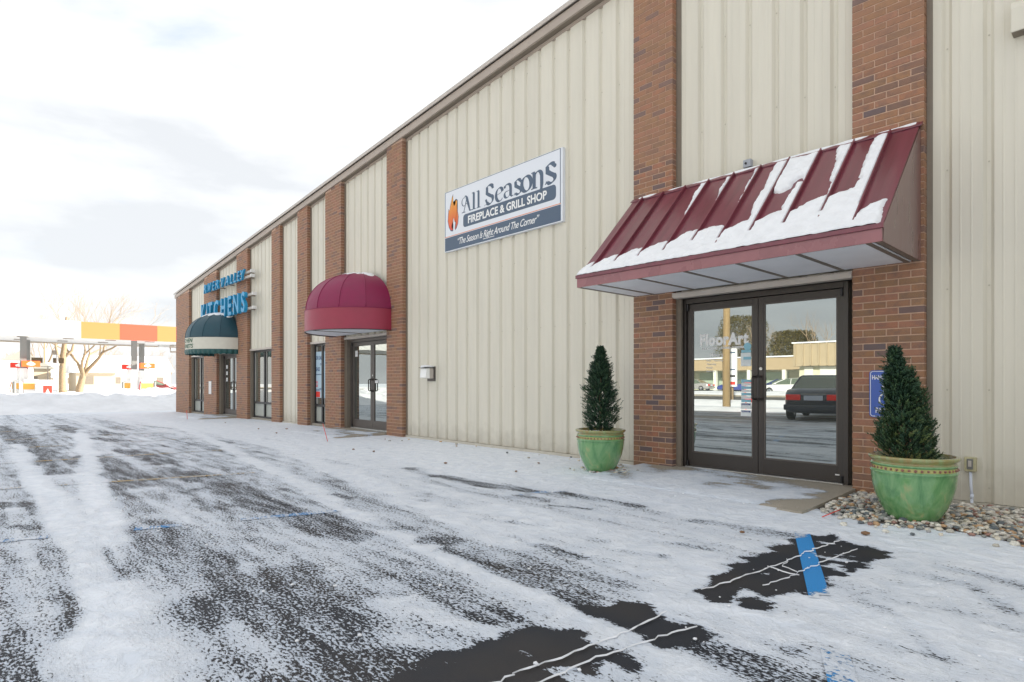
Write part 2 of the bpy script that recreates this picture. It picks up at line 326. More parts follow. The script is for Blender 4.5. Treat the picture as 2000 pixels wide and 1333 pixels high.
# ------------------------------------------------------------------ ground: one sheet, snow cover worked out in numpy
GX = np.unique(np.concatenate([np.linspace(-400,-60,12), np.arange(-60,-30,1.2), np.arange(-30,-16,.12), np.arange(-16,-8,.06), np.arange(-8,.9,.032), np.arange(.9,6,.3), np.linspace(6,300,14)]))
GY = np.unique(np.concatenate([np.linspace(-400,-60,10), np.arange(-60,-14,1.5), np.arange(-14,-6.9,.2), np.arange(-6.9,.5,.032), np.arange(.5,12,.9), np.linspace(12,400,12)]))
XX, YY = np.meshgrid(GX, GY, indexing='ij')
def gpl(pts): return [gp(*p) for p in pts]
def dist_poly(X, Y, pts):
    d = np.full(X.shape, 1e9)
    for (x0, y0), (x1, y1) in zip(pts[:-1], pts[1:]):
        vx_, vy_ = x1-x0, y1-y0; l2 = vx_*vx_+vy_*vy_+1e-9
        t = np.clip(((X-x0)*vx_+(Y-y0)*vy_)/l2, 0, 1)
        d = np.minimum(d, np.hypot(X-x0-t*vx_, Y-y0-t*vy_))
    return d
def inside(X, Y, poly):
    r_ = np.zeros(X.shape, bool); n = len(poly)
    for i in range(n):
        x0, y0 = poly[i]; x1, y1 = poly[(i+1) % n]
        c_ = ((y0 > Y) != (y1 > Y)) & (X < (x1-x0)*(Y-y0)/((y1-y0) if y1 != y0 else 1e-9)+x0)
        r_ ^= c_
    return r_
def sstep(a, b_, x):
    t = np.clip((x-a)/(b_-a), 0, 1); return t*t*(3-2*t)
STROKE_K = 1.2
STROKES = [  # (pixels of the photograph, half width in metres, change in cover)
 ([(30,868),(70,925),(115,990),(165,1080),(205,1180),(250,1333)], .11, .75),
 ([(230,1150),(290,1333)], .15, .30),
 ([(158,838),(166,870),(180,930),(196,985),(225,1060)], .11, .65),
 ([(185,880),(200,960),(215,1010)], .10, .25),
 ([(330,822),(450,878),(600,955),(760,1035),(950,1125),(1150,1215),(1330,1300),(1500,1400)], .10, .45),
 ([(430,832),(560,880),(700,935),(860,1000),(1010,1060)], .16, .34),
 ([(250,812),(420,842),(600,880),(800,925)], .30, .25),
 ([(820,1070),(950,1120),(1060,1170)], .06, .3),
 ([(480,1110),(560,1150),(620,1200)], .07, .25), ([(780,1170),(900,1215),(980,1250)], .07, .3),
 ([(1280,1190),(1380,1210),(1500,1240),(1700,1310)], .22, .32),
 ([(1000,1000),(1200,1060),(1330,1110),(1400,1190)], .30, .30),
 ([(1620,1190),(1800,1240),(2000,1300)], .30, .30), ([(1500,1000),(1700,1050),(1850,1090),(2000,1130)], .18, .35),
 ([(380,925),(450,950),(540,990),(600,1012),(690,1045)], .14, -.55), ([(410,955),(500,985)], .12, -.30),
 ([(630,1005),(700,1020),(770,1032)], .07, -.35),
 ([(835,1056),(885,1058)], .09, -.70), ([(870,1075),(960,1105),(1040,1140)], .07, -.50), ([(1080,1160),(1150,1190)], .07, -.5),
 ([(815,1065),(850,1080)], .02, -.5), ([(1010,1050),(1100,1085)], .03, -.4), ([(1060,1065),(1130,1090)], .04, -.6),
 ([(800,915),(850,930)], .10, -.50), ([(870,930),(950,948),(1030,960)], .10, -.58), ([(1000,970),(1060,975)], .10, -.40),
 ([(1110,965),(1240,985)], .10, -.62), ([(1230,985),(1280,1000)], .08, -.35), ([(1080,985),(1150,992)], .04, -.4),
 ([(1000,1020),(1060,1030)], .05, -.5), ([(1090,1040),(1180,1060)], .05, -.4), ([(1200,1075),(1290,1090)], .05, -.35), ([(640,965),(680,972)], .05,-.4),
 ([(750,965),(830,978)], .05, -.35),
 ([(1365,1018),(1430,1025),(1530,1045)], .10, -.58), ([(1330,1065),(1380,1078)], .05, -.4), ([(1290,1090),(1320,1108)], .04,-.4),
 ([(1770,1118),(1890,1150)], .06, -.50), ([(1850,1105),(2000,1150)], .09, -.45), ([(1900,1160),(1990,1200)], .05, -.5),
 ([(1690,1165),(1740,1200)], .05, -.45), ([(1750,1190),(1790,1215)], .03, -.4), ([(1890,1240),(1930,1265)], .03, -.45),
 ([(1380,1260),(1480,1300),(1590,1340)], .10, -.62), ([(1420,1230),(1560,1270)], .06, -.30), ([(1600,1280),(1700,1333)], .12, -.28),
 ([(1800,1240),(1850,1290)], .04, -.4), ([(1350,1200),(1440,1215)], .07, -.4),
 ([(0,828),(40,860),(80,900),(105,925)], .20, -.55), ([(170,892),(230,925),(262,950)], .22, -.48), ([(115,828),(160,845)], .16, -.55),
 ([(182,855),(235,862)], .14, -.45), ([(240,880),(300,895),(330,905)], .16, -.5), ([(190,840),(250,850)], .06, -.4),
 ([(200,840),(215,850)], .1, -.4), ([(330,920),(380,940)], .12, -.35), ([(410,858),(450,866)], .06, -.45), ([(500,855),(560,862)], .06,-.5), ([(700,872),(780,888)], .07, -.5),
 ([(620,870),(680,880)], .05, -.4), ([(280,830),(330,836)], .10, -.4), ([(0,985),(40,990)], .1, -.4), ([(20,1030),(60,1035)], .06,-.4),
 ([(190,1030),(205,1085),(225,1130)], .025, -.5), ([(215,1120),(260,1160)], .12, -.3),
 ([(20,1240),(45,1290),(60,1350)], .05, -.5), ([(140,1195),(170,1235)], .07, -.45), ([(100,1160),(130,1180)], .05,-.3),
 ([(280,1030),(380,1090),(470,1140),(560,1200)], .26, -.20), ([(480,1150),(540,1180),(660,1240)], .18, -.30), ([(330,1180),(420,1200)], .09, -.30),
 ([(560,1120),(640,1160),(700,1200)], .14, -.24), ([(700,1120),(860,1190)], .10, -.15), ([(920,1200),(960,1215)], .04, -.5), ([(560,1260),(650,1290),(740,1320)], .10, -.32),
 ([(740,1280),(830,1290)], .10, -.45), ([(600,1340),(760,1380)], .2, -.3), ([(780,1290),(900,1320)], .12, -.35), ([(960,1190),(1010,1210)], .04, -.35),
]
PATCHES = [
 [(1362,1150),(1380,1138),(1440,1100),(1490,1078),(1545,1064),(1560,1050),(1620,1044),(1650,1058),(1700,1068),(1735,1080),(1705,1100),(1660,1112),(1625,1128),(1612,1146),(1600,1160),(1570,1160),(1545,1150),(1500,1162),(1480,1152),(1455,1146),(1430,1160),(1410,1175),(1390,1176)],
 [(1450,1170),(1480,1166),(1515,1180),(1495,1190),(1460,1184)],
 [(1140,1192),(1200,1173),(1255,1185),(1300,1200),(1345,1218),(1375,1240),(1335,1268),(1290,1262),(1240,1238),(1180,1214)],
 [(870,1300),(900,1275),(960,1258),(1000,1235),(1060,1228),(1110,1238),(1165,1266),(1220,1292),(1235,1305),(1190,1330),(1180,1500),(600,1500),(720,1340),(800,1318)],
]
def cover(X, Y):
    wob = fbm(X*.7, Y*.7, 3)-.5
    wy = Y + .55*(fbm(X*.13+2, Y*.25, 23, 2)-.5)
    c_ = (.80 + .34*(fbm(X*.28+3, Y*.9, 5)-.5) + .62*(fbm(X*.10, wy*3.2, 9, 4)-.5) + .55*(fbm(X*.22, wy*11.0, 19, 3)-.5)
          + .50*(fbm(X*1.6, Y*4.5, 43, 4)-.5) + .45*(fbm(X*6, Y*15, 47, 3)-.5))
    c_ = c_ + .10*sstep(-14, -30, X)
    # ploughed strip along the wall and the trodden right part
    c_ = c_ + .85*sstep(-2.35, -1.75, Y + wob*.8 - .05*(X+6)*(X < -6)*.6)
    c_ = c_ + .20*sstep(-4.2, -2.6, Y)
    c_ = np.where(X > -3, c_ + .14*sstep(-3, -1, X), c_)
    dx = fbm(X*1.6, Y*1.6, 31, 3)-.5; dy = fbm(X*1.6+40, Y*1.6, 37, 3)-.5
    Xd, Yd = X + dx*.22, Y + dy*.16
    for pts, hw, d in STROKES:
        q = dist_poly(Xd, Yd, gpl(pts)) / hw
        c_ = c_ + STROKE_K*d*sstep(1.6, .35, q)*(.75+.5*fbm(Xd*3, Yd*6, 15, 2))
    c_ = np.maximum(c_, .42)
    Xe, Ye = X + (fbm(X*8, Y*9, 71, 4)-.5)*.22, Y + (fbm(X*8+9, Y*9, 73, 4)-.5)*.15
    for poly in PATCHES:
        pw = gpl(poly)
        i_ = inside(Xe, Ye, pw)
        d = dist_poly(Xe, Ye, pw+[pw[0]])
        k = np.where(i_, sstep(-.05, .03, d), sstep(.05, -.01, d)*.6)
        c_ = c_*(1-k) + (-.62 + 1.5*sstep(.64, .74, fbm(X*4.5, Y*8, 81, 3)))*k
    far = np.maximum(sstep(-29, -32, X), np.maximum(sstep(-13, -15, Y), sstep(.3, 1, Y)))
    c_ = c_*(1-far) + 1.9*far
    return np.clip(c_, -.8, 2.0)
COV = cover(XX, YY)
def ground_height(X, Y):
    h = gnd_z(X)
    return h
ZZ = ground_height(XX, YY) + .012*sstep(.7, 1.3, COV)*(fbm(XX*4, YY*6, 51, 4)-.1)*(XX > -32)*(XX < 2)*(YY > -8)
nx_, ny_ = XX.shape
idx = np.arange(nx_*ny_).reshape(nx_, ny_)
fc = np.stack([idx[:-1,:-1], idx[1:,:-1], idx[1:,1:], idx[:-1,1:]], -1).reshape(-1, 4)
gm = bpy.data.meshes.new('ground')
co = np.stack([XX, YY, ZZ], -1).reshape(-1, 3)
gm.vertices.add(len(co)); gm.vertices.foreach_set('co', co.ravel())
gm.loops.add(len(fc)*4); gm.loops.foreach_set('vertex_index', fc.ravel().astype(np.int32))
gm.polygons.add(len(fc)); gm.polygons.foreach_set('loop_start', (np.arange(len(fc))*4).astype(np.int32)); gm.polygons.foreach_set('loop_total', np.full(len(fc), 4, np.int32))
gm.update(calc_edges=True); gm.validate()
at_ = gm.attributes.new('cov', 'FLOAT', 'POINT'); at_.data.foreach_set('value', COV.ravel().astype(np.float32))
gm.materials.append(snow_mat('snowy_asphalt', (.017,.020,.027), (.030,.028,.029))); gm.shade_smooth()
ground = bpy.data.objects.new('ground', gm); C.objects.link(ground); ground['kind'] = 'structure'

def sheet(name, quad, nu, nv, zoff, material, kind='structure'):
    """a painted line or slab top lying just above the ground, with the same snow cover"""
    (x0,y0),(x1,y1),(x2,y2),(x3,y3) = quad
    u = np.linspace(0,1,nu)[:,None]; v = np.linspace(0,1,nv)[None,:]
    X = (x0*(1-u)+x1*u)*(1-v)+(x3*(1-u)+x2*u)*v; Y = (y0*(1-u)+y1*u)*(1-v)+(y3*(1-u)+y2*u)*v
    cv = cover(X, Y); Z = ground_height(X, Y) + .012*sstep(.7,1.3,cv)*(fbm(X*4,Y*6,51,4)-.1) + zoff
    i = np.arange(nu*nv).reshape(nu,nv)
    f = [q for q in np.stack([i[:-1,:-1], i[1:,:-1], i[1:,1:], i[:-1,1:]], -1).reshape(-1,4).tolist() if min(cv.ravel()[q]) < .92] or [[0,1,2]]
    me = mkmesh(name, np.stack([X,Y,Z],-1).reshape(-1,3).tolist(), f, material, True)
    a = me.attributes.new('cov','FLOAT','POINT'); a.data.foreach_set('value', cv.ravel().astype(np.float32))
    o = bpy.data.objects.new(name, me); C.objects.link(o); o['kind'] = kind; return o
blue_p = snow_mat('blue_line_paint', (.03,.235,.56), (.035,.25,.58)); yel_p = snow_mat('yellow_line_paint', (.50,.31,.06), (.38,.26,.08))
def line(x0, y0, x1, y1, w, material, lab):
    d = Vector((x1-x0, y1-y0)); l = d.length; n = Vector((-d.y, d.x)).normalized()*w/2
    o = sheet('parking_line', ((x0-n.x,y0-n.y),(x1-n.x,y1-n.y),(x1+n.x,y1+n.y),(x0+n.x,y0+n.y)), max(int(l/.05),2), 5, .004, material); return o
line(-1.86,-1.80,-.72,-4.3,.105,blue_p,'')
for ya_, yb_ in ((-1.62,-2.5),(-4.15,-4.9),(-5.3,-5.6),(-6.1,-6.4)):
    fx = lambda q: -4.02+(q+1.62)*(1.53/4.88)
    line(fx(ya_), ya_, fx(yb_), yb_, .10, blue_p, '')
line(-7.02,-2.05,-7.15,-2.5,.10,yel_p,''); line(-7.55,-3.9,-8.35,-6.8,.10,yel_p,''); line(-10.25,-1.9,-10.85,-6.8,.10,yel_p,''); line(-12.9,-2.0,-13.2,-6.8,.10,yel_p,''); line(-15.0,-2.0,-15.3,-6.8,.10,yel_p,'')
line(-18.0,-2.0,-18.2,-6.8,.10,yel_p,'')
# snow packed into the cracks of the asphalt
crk = MB()
def crack(pts, w):
    P = gpl(pts); out = []
    for a, b_ in zip(P[:-1], P[1:]):
        n = max(2, int(math.hypot(b_[0]-a[0], b_[1]-a[1])/.035))
        for k in range(n):
            t = k/n; out.append((a[0]+(b_[0]-a[0])*t, a[1]+(b_[1]-a[1])*t))
    out.append(P[-1]); L_ = []
    for i, p in enumerate(out):
        a = out[max(i-1,0)]; b_ = out[min(i+1,len(out)-1)]; d = Vector((b_[0]-a[0], b_[1]-a[1])).normalized(); n = Vector((-d.y, d.x))
        j = n*random.gauss(0, .0065); ww = w*.45*random.choice([.15,.6,.8,1,1.3])*(.35 if i in (0, len(out)-1) else 1)
        L_.append(((p[0]+j.x-n.x*ww/2, p[1]+j.y-n.y*ww/2, .010), (p[0]+j.x+n.x*ww/2, p[1]+j.y+n.y*ww/2, .010), (p[0]+j.x, p[1]+j.y, .016)))
    b0 = len(crk.v)
    for l_, r_, m_ in L_: crk.v += [l_, m_, r_]
    for i in range(len(L_)-1):
        a = b0+i*3; crk.f += [(a, a+1, a+4, a+3), (a+1, a+2, a+5, a+4)]
crack([(1000,1322),(1050,1305),(1110,1285),(1165,1262),(1200,1248),(1235,1232),(1275,1212),(1300,1198)], .020)
crack([(880,1400),(960,1345),(1000,1322)], .02)
crack([(1030,1345),(1100,1318),(1150,1296),(1200,1280),(1250,1262),(1300,1245),(1360,1228)], .016)
crack([(1370,1156),(1400,1148),(1440,1132),(1490,1118),(1540,1098),(1580,1080),(1620,1066),(1645,1056)], .016)
crack([(1490,1148),(1540,1132),(1590,1108),(1640,1088),(1675,1076)], .010)
crack([(1500,1110),(1530,1120),(1560,1128)], .010)
crack([(1540,1096),(1530,1110),(1555,1122)], .007)
cro = obj('snow_in_cracks', crk, M['snow'], kind='stuff', fix=False)
# tyre-flung lumps of snow and ice scattered on the lot
lum = MB()
def pebble_add(mb, c, r_, sq=.6, seed=0):
    rr = random.Random(seed); t = (1+5**.5)/2
    vv = [(-1,t,0),(1,t,0),(-1,-t,0),(1,-t,0),(0,-1,t),(0,1,t),(0,-1,-t),(0,1,-t),(t,0,-1),(t,0,1),(-t,0,-1),(-t,0,1)]
    ff = [(0,11,5),(0,5,1),(0,1,7),(0,7,10),(0,10,11),(1,5,9),(5,11,4),(11,10,2),(10,7,6),(7,1,8),(3,9,4),(3,4,2),(3,2,6),(3,6,8),(3,8,9),(4,9,5),(2,4,11),(6,2,10),(8,6,7),(9,8,1)]
    a = rr.uniform(0, 6.28); ca, sa = math.cos(a), math.sin(a); ex = rr.uniform(.8, 1.35); out = []
    for x, y, z in vv:
        k = r_/1.9*rr.uniform(.82, 1.15); x, y, z = x*k*ex, y*k, z*k*sq; out.append((c[0]+x*ca-y*sa, c[1]+x*sa+y*ca, c[2]+z))
    mb.add(out, ff)
for i in range(620):
    x = random.uniform(-9, 0); y = random.uniform(-5.6, -.7); r_ = random.choice([.004,.005,.006,.008,.010])*random.uniform(.8,1.2)
    pebble_add(lum, (x, y, r_*.35+.006), r_, .6, i)
obj('snow_crumbs', lum, M['snow'], kind='stuff', smooth=True, fix=False)

# ------------------------------------------------------------------ the building
ZT = lambda x: 6.67 + ((x if x < 8 else 16-x) + 5.97)/12.0     # top of the sloping roof edge
FB = lambda x: ZT(x) - .215                                    # lower edge of the fascia
bld = thing('commercial_building', 'long cream metal shop building with brown brick pillars and sloping roof edge', 'building', (-27.86, 0, 0))
PILL = [(343.8,369),(398.2,422.7),(461.7,483),(530.2,546.3),(580.8,600),(635.2,666),(755,785.7),(1237.5,1313.3),(1664.5,1805)]
PX = [(wx(a), wx(b_)) for a, b_ in PILL]
PX.append((1.9, 2.51))
# core of the building
def rake_box(mb, x0, x1, y0, y1, z0, ztop):
    mb.hexa([(x0,y0,z0),(x1,y0,z0),(x1,y1,z0),(x0,y1,z0),(x0,y0,ztop(x0)),(x1,y0,ztop(x1)),(x1,y1,ztop(x1)),(x0,y1,ztop(x0))])
mb = MB(); rake_box(mb, -27.80, 8, .32, 34, -.3, lambda x: ZT(x)-.10); rake_box(mb, 8.0, 28, .32, 34, -.3, lambda x: ZT(x)-.10)
obj('wall', mb, M['panel_old'], bld)
# roof edge: cap strip, dark reveal and fascia, then the soffit over the recessed panels
def rake_strip(mb, x0, x1, y0, y1, d0, d1): # d = distance below the top line
    mb.hexa([(x0,y0,ZT(x0)-d1),(x1,y0,ZT(x1)-d1),(x1,y1,ZT(x1)-d1),(x0,y1,ZT(x0)-d1),(x0,y0,ZT(x0)-d0),(x1,y0,ZT(x1)-d0),(x1,y1,ZT(x1)-d0),(x0,y1,ZT(x0)-d0)])
X0 = -27.95
joints = [X0, -24.6, -21.5, -18.45, -15.4, -12.35, -9.3, -6.25, -3.2, -.15, 2.9, 8.0]
for a, b_ in zip(joints[:-1], joints[1:]):
    mb = MB(); rake_strip(mb, a, b_-.004, -.075, .5, 0, .012); rake_strip(mb, a, b_-.004, -.075, -.055, .012, .065)
    obj('roof_cap', mb, M['tan_lt'], bld)
    mb = MB(); rake_strip(mb, a, b_-.003, -.035, .0, .082, .215); obj('fascia_board', mb, M['tan'], bld)
mb = MB(); rake_strip(mb, X0, 8, -.03, .3, .065, .081); obj('drip_edge', mb, M['taupe_dk'], bld)
mb = MB(); rake_strip(mb, X0+.06, 8, .002, .32, .206, .2145); obj('soffit', mb, M['taupe'], bld)
mb = MB(); rake_box(mb, -27.86, 8, .25, .60, 4.0, lambda x: ZT(x)-.14); obj('parapet', mb, M['taupe'], bld)

# bricks -------------------------------------------------
CO_, BL_, BH_ = .0677, .2032, .0677
jt = .0104
bd = .085  # depth of the brick return
def brick_mesh(name, w, d):
    mb_ = MB(); mb_.box(0, w, 0, d, 0, BH_-jt)
    me = mkmesh(name, mb_.v, mb_.f, M['brick'])
    bm = bmesh.new(); bm.from_mesh(me); bmesh.ops.recalc_face_normals(bm, faces=bm.faces)
    bmesh.ops.bevel(bm, geom=bm.edges[:], offset=.0022, segments=1, affect='EDGES'); bm.to_mesh(me); bm.free(); return me
BM = {}
n_single = 0
def row_layout(x0, x1, odd):
    w = x1 - x0; out = []; nb = max(1, round(w/BL_)); bl = w/nb
    if odd:
        out.append((x0, x0+bl/2-jt))
        for k in range(nb-1): out.append((x0+bl/2+k*bl, x0+bl/2+(k+1)*bl-jt))
        out.append((x1-bl/2, x1))
    else:
        for k in range(nb): out.append((x0+k*bl, x0+(k+1)*bl-(jt if k < nb-1 else 0)))
    return out
for pi, (x0, x1) in enumerate(PX):
    ztop = lambda x: ZT(x)-.16
    zb = float(gnd_z(x0)) - .12
    core = MB(); rake_box(core, x0+.012, x1-.012, .007, .30, zb, lambda x: ZT(x)-.20)
    rake_box(core, x0+.0065, x1-.0065, .0035 if pi in (7,8) else .0045, .29, zb-.01, lambda x: ZT(x)-.21) if False else None
    core = MB(); rake_box(core, x0+.004, x1-.004, .004, .30, zb, lambda x: ZT(x)-.20)
    p = obj('brick_pillar', core, M['mortar'], bld)
    st = MB(); k = 0; z = zb
    zmin_vis = -.05
    while z + BH_ < ZT(x0) - .19 + (x1-x0)/24:
        for j, (a, b_) in enumerate(row_layout(x0, x1, k % 2)):
            if z + BH_ - jt > ZT(a) - .20: continue
            ok = False
            prot = .0016*random.random()
            full = (j == 0) or (b_ > x1-.001)
            dep = bd if full else .06
            single = False
            if pi == 8 and z > zmin_vis and (z < 2.22 or z > 3.45) and z < 5.95: single = True
            if pi == 7 and z > zmin_vis and z < 2.25: single = True
            if pi == 7 and 3.5 < z < 3.95: single = True
            if single and n_single < 300:
                key = (round(b_-a, 3), dep)
                if key not in BM: BM[key] = brick_mesh('brick', b_-a, dep)
                o = bpy.data.objects.new('brick', BM[key]); C.objects.link(o); o.parent = p
                o.location = Vector((a, -prot, z)) - ORG[bld.name]; o.rotation_euler = (random.gauss(0,.002), random.gauss(0,.0015), 0)
                n_single += 1
            else:
                st.box(a, b_, -prot, dep-prot, z, z+BH_-jt)
        z += CO_; k += 1
    if st.v: obj('brickwork', st, M['bricks'], p, kind='stuff')

# ribbed metal panels -----------------------------------------
PY = .10
def panel_sheet(x0, x1, z0, phase, pitch=.3048, y0=PY, holes=()):
    """vertical ribbed sheets, one object for each 0.914 m sheet"""
    k0 = math.floor((x0-phase)/(3*pitch)); out = []
    xs0 = phase + k0*3*pitch
    i = 0
    while xs0 + i*3*pitch < x1 - .01:
        a, b_ = max(x0, xs0+i*3*pitch-.035), min(x1, xs0+(i+1)*3*pitch-.035)
        if b_-a < .01: i += 1; continue
        cols = []
        kk = math.floor((a-phase)/pitch)-1
        while phase+kk*pitch < b_+pitch:
            q = phase+kk*pitch
            for dx, dy in ((-.0,0),(.026,.034),(.056,.034),(.082,0),(.135,0),(.139,-.0025),(.150,-.0025),(.154,0),(.215,0),(.219,-.0025),(.230,-.0025),(.234,0)):
                cols.append((q+dx, y0+dy))
            kk += 1
        cols = [c_ for c_ in cols if a < c_[0] < b_]
        def yy(x):
            q = (x-phase) % pitch
            if q < .026: return y0+.034*q/.026
            if q < .056: return y0+.034
            if q < .082: return y0+.034*(1-(q-.056)/.026)
            return y0
        cols = [(a, yy(a))] + cols + [(b_, yy(b_))]
        m_ = MB(); n = len(cols); off = .0016*(i % 2)
        for x, y in cols: m_.v.append((x, y-off, z0)); m_.v.append((x, y-off, FB(x)-.045))
        for x, y in cols: m_.v.append((x, y+.004-off, z0)); m_.v.append((x, y+.004-off, FB(x)-.045))
        for j in range(n-1):
            q = 2*j; m_.f.append((q, q+2, q+3, q+1)); q2 = 2*n+2*j; m_.f.append((q2, q2+1, q2+3, q2+2)); m_.f.append((q, q2, q2+2, q+2))
        m_.f += [(0, 1, 2*n+1, 2*n), (2*n-2, 4*n-2, 4*n-1, 2*n-1)]
        o = obj('wall_panel', m_, M['panel'], bld, fix=False)
        sc_ = MB(); kk = math.floor((a-phase)/pitch)
        while phase+kk*pitch < b_:
            xc = phase+kk*pitch+.041
            if a < xc < b_:
                zz = .12
                rows = [.18, 1.05, 1.98, 3.08, 4.20, 5.25, 6.1]
                for zz in rows:
                    zq = zz + (kk % 2)*0.0
                    if z0+.02 < zq < FB(xc)-.08:
                        for (r_, ya, yb) in ((.0075, y0+.0325, y0+.030), (.0045, y0+.030, y0+.0245)):
                            pts = [(xc+r_*math.cos(t*math.pi/4), ya-off, zq+r_*math.sin(t*math.pi/4)) for t in range(8)]
                            pt2 = [(p_[0], yb-off, p_[2]) for p_ in pts]
                            sc_.add(pts+pt2, [tuple(range(8)), tuple(range(15,7,-1))]+[(t,(t+1)%8,8+(t+1)%8,8+t) for t in range(8)])
            kk += 1
        if sc_.v: obj('panel_screws', sc_, M['screw'], o, kind='stuff', fix=False)
        i += 1
WH = 2.16   # head height of shop windows and doors
ph_main = wx(801.5, PY)-.026
ph_door = wx(1366.3, PY)-.026
ph_right = wx(1845, PY)-.026
# bays: (left pillar, right pillar, base height, phase)
bays = [(0,1,WH,ph_main),(1,2,WH,ph_main+.1),(2,3,WH,ph_main+.05),(3,4,.05,ph_main+.12),(4,5,WH,ph_main),(5,6,WH+.02,ph_main+.09),(6,7,.05,ph_main),(7,8,2.24,ph_door),(8,9,.05,ph_right)]
for a, b_, z0, ph in bays:
    xa, xb = PX[a][1], PX[b_][0]
    zb = z0 if z0 > 1 else float(gnd_z(xa))+z0
    panel_sheet(xa+.004, xb-.004, zb, ph)
    t = MB(); t.hexa([(xa,PY-.012,FB(xa)-.055),(xb,PY-.012,FB(xb)-.055),(xb,.31,FB(xb)-.055),(xa,.31,FB(xa)-.055),(xa,PY-.012,FB(xa)-.001),(xb,PY-.012,FB(xb)-.001),(xb,.31,FB(xb)-.001),(xa,.31,FB(xa)-.001)])
    obj('panel_cap', t, M['tan'], bld)
    jw = .035 if z0 < 1 else .055
    t = MB(); t.box(xa, xa+jw, bd+.004, bd+.012+.004, zb if z0 < 1 else -.1, FB(xa)-.056); t.box(xa+jw, xa+jw+.012, bd+.008, .13, zb if z0 < 1 else -.1, FB(xa)-.056)
    obj('corner_trim', t, M['taupe'], bld)
    if z0 < 1:
        t = MB(); t.hexa([(xa,.075,zb-.055),(xb,.075,zb-.055),(xb,.3,zb-.055),(xa,.3,zb-.055),(xa,.075,zb-.004),(xb,.075,zb-.004),(xb,.3,zb-.004),(xa,.3,zb-.004)])
        obj('base_trim', t, M['panel'], bld)
        t = MB(); t.box(xa, xb, .13, .31, -.4, zb-.056); obj('foundation', t, M['conc'], bld)
    else:
        t = MB(); t.box(xa+.001, xb-.001, .070 if b_ != 8 else -.012, .30, z0-.055, z0-.003); obj('head_trim', t, M['tan_lt'], bld)

# shop windows -----------------------------------------------
def text_mesh(s, size, mat_, extrude=0.0, offset=0.0, shear=0.0, align='LEFT', space=1.0):
    cu = bpy.data.curves.new('lettering', 'FONT'); cu.body = s; cu.size = size; cu.extrude = extrude; cu.offset = offset; cu.shear = shear; cu.align_x = align; cu.space_character = space; cu.resolution_u = 3
    o = bpy.data.objects.new('tmp', cu); C.objects.link(o); bpy.context.view_layer.update()
    me = bpy.data.meshes.new_from_object(o); C.objects.unlink(o); bpy.data.objects.remove(o); bpy.data.curves.remove(cu)
    me.materials.clear(); me.materials.append(mat_); return me
def put_text(name, s, x, z, y, size, mat_, parent=None, width=None, height=None, extrude=.0, offset=0.0, shear=0.0, space=1.0, align='LEFT', fn=None):
    """text facing -Y with its lower left corner at x, z; width and height stretch it to size"""
    me = text_mesh(s, size, mat_, extrude, offset, shear, 'LEFT', space)
    n = len(me.vertices); a = np.zeros(n*3); me.vertices.foreach_get('co', a); a = a.reshape(-1, 3)
    a[:,0] -= a[:,0].min()
    w = a[:,0].max(); b0 = 0 if name != 'x' else 0; h = a[:,1].max()
    if width: a[:,0] *= width/w
    if height: a[:,1] *= height/h
    if align == 'CENTER': a[:,0] -= a[:,0].max()/2
    o0 = ORG.get(parent.name, Vector((0,0,0))) if parent else Vector((0,0,0))
    if fn: P = np.array([fn(q[0], q[1], q[2]) for q in a])
    else: P = np.stack([x + a[:,0], y - a[:,2], z + a[:,1]], -1)
    P = P - np.array([o0.x, o0.y, o0.z])
    me.vertices.foreach_set('co', P.ravel()); me.update()
    o = bpy.data.objects.new(name, me); C.objects.link(o)
    if parent: o.parent = parent; ORG[o.name] = o0
    return o
def window(x0, x1, mull, zb, zt=WH-.06, y=.20):
    f = MB(); w = .05
    f.box(x0, x1, y-.035, y+.05, zt-w, zt); f.box(x0, x1, y-.035, y+.05, zb, zb+w); f.box(x0, x0+w, y-.035, y+.05, zb+w, zt-w); f.box(x1-w, x1, y-.035, y+.05, zb+w, zt-w)
    rail = .46
    f.box(x0+w, x1-w, y-.045, y+.05, zb+rail-.03, zb+rail+.03)
    if mull: f.box(mull-.035, mull+.035, y-.05, y+.05, zb+w, zt-w)
    o = obj('window_frame', f, M['black'], bld, bevel=.003)
    cuts = [x0+w] + ([mull-.035, mull+.035] if mull else []) + [x1-w]
    for a, b_ in zip(cuts[0::2], cuts[1::2]):
        g = MB(); g.box(a, b_, y, y+.008, zb+rail+.03, zt-w); obj('pane', g, M['glass2'], o)
        g = MB(); g.box(a, b_, y-.004, y+.01, zb+w, zb+rail-.03); obj('lower_panel', g, M['spandrel'], o)
        if b_-a > .25:
            g = MB(); g.box(a+.004, a+.05, y-.012, y-.002, zb+rail+.035, zt-w-.005); obj('glazing_bead', g, M['alu'], o)
    s_ = MB(); s_.box(x0-.02, x1+.02, .10, .31, zb-.06, zb-.001); obj('sill', s_, M['conc'], bld)
    return o
def jamb(xa, side, z0, z1, y0=.10, y1=.30, w=.055):
    t = MB(); 
    t.box(xa, xa+w*side, y0, y1, z0, z1); obj('jamb_trim', t, M['taupe'], bld)
y_w = .20
for a, b_, mp_px in ((0,1,394.0),(2,3,517.0),(4,5,None)):
    xa, xb = PX[a][1], PX[b_][0]; zb = float(gnd_z(xa)) + .04
    jamb(xa, 1, zb-.2, WH-.056, .10, .30, .075); jamb(xb, -1, zb-.2, WH-.056, .10, .30, .04)
    mull = (xa+xb)/2 + .02
    wo_ = window(xa+.075, xb-.04, mull, zb+.03)
    if a == 4: win_sale = wo_

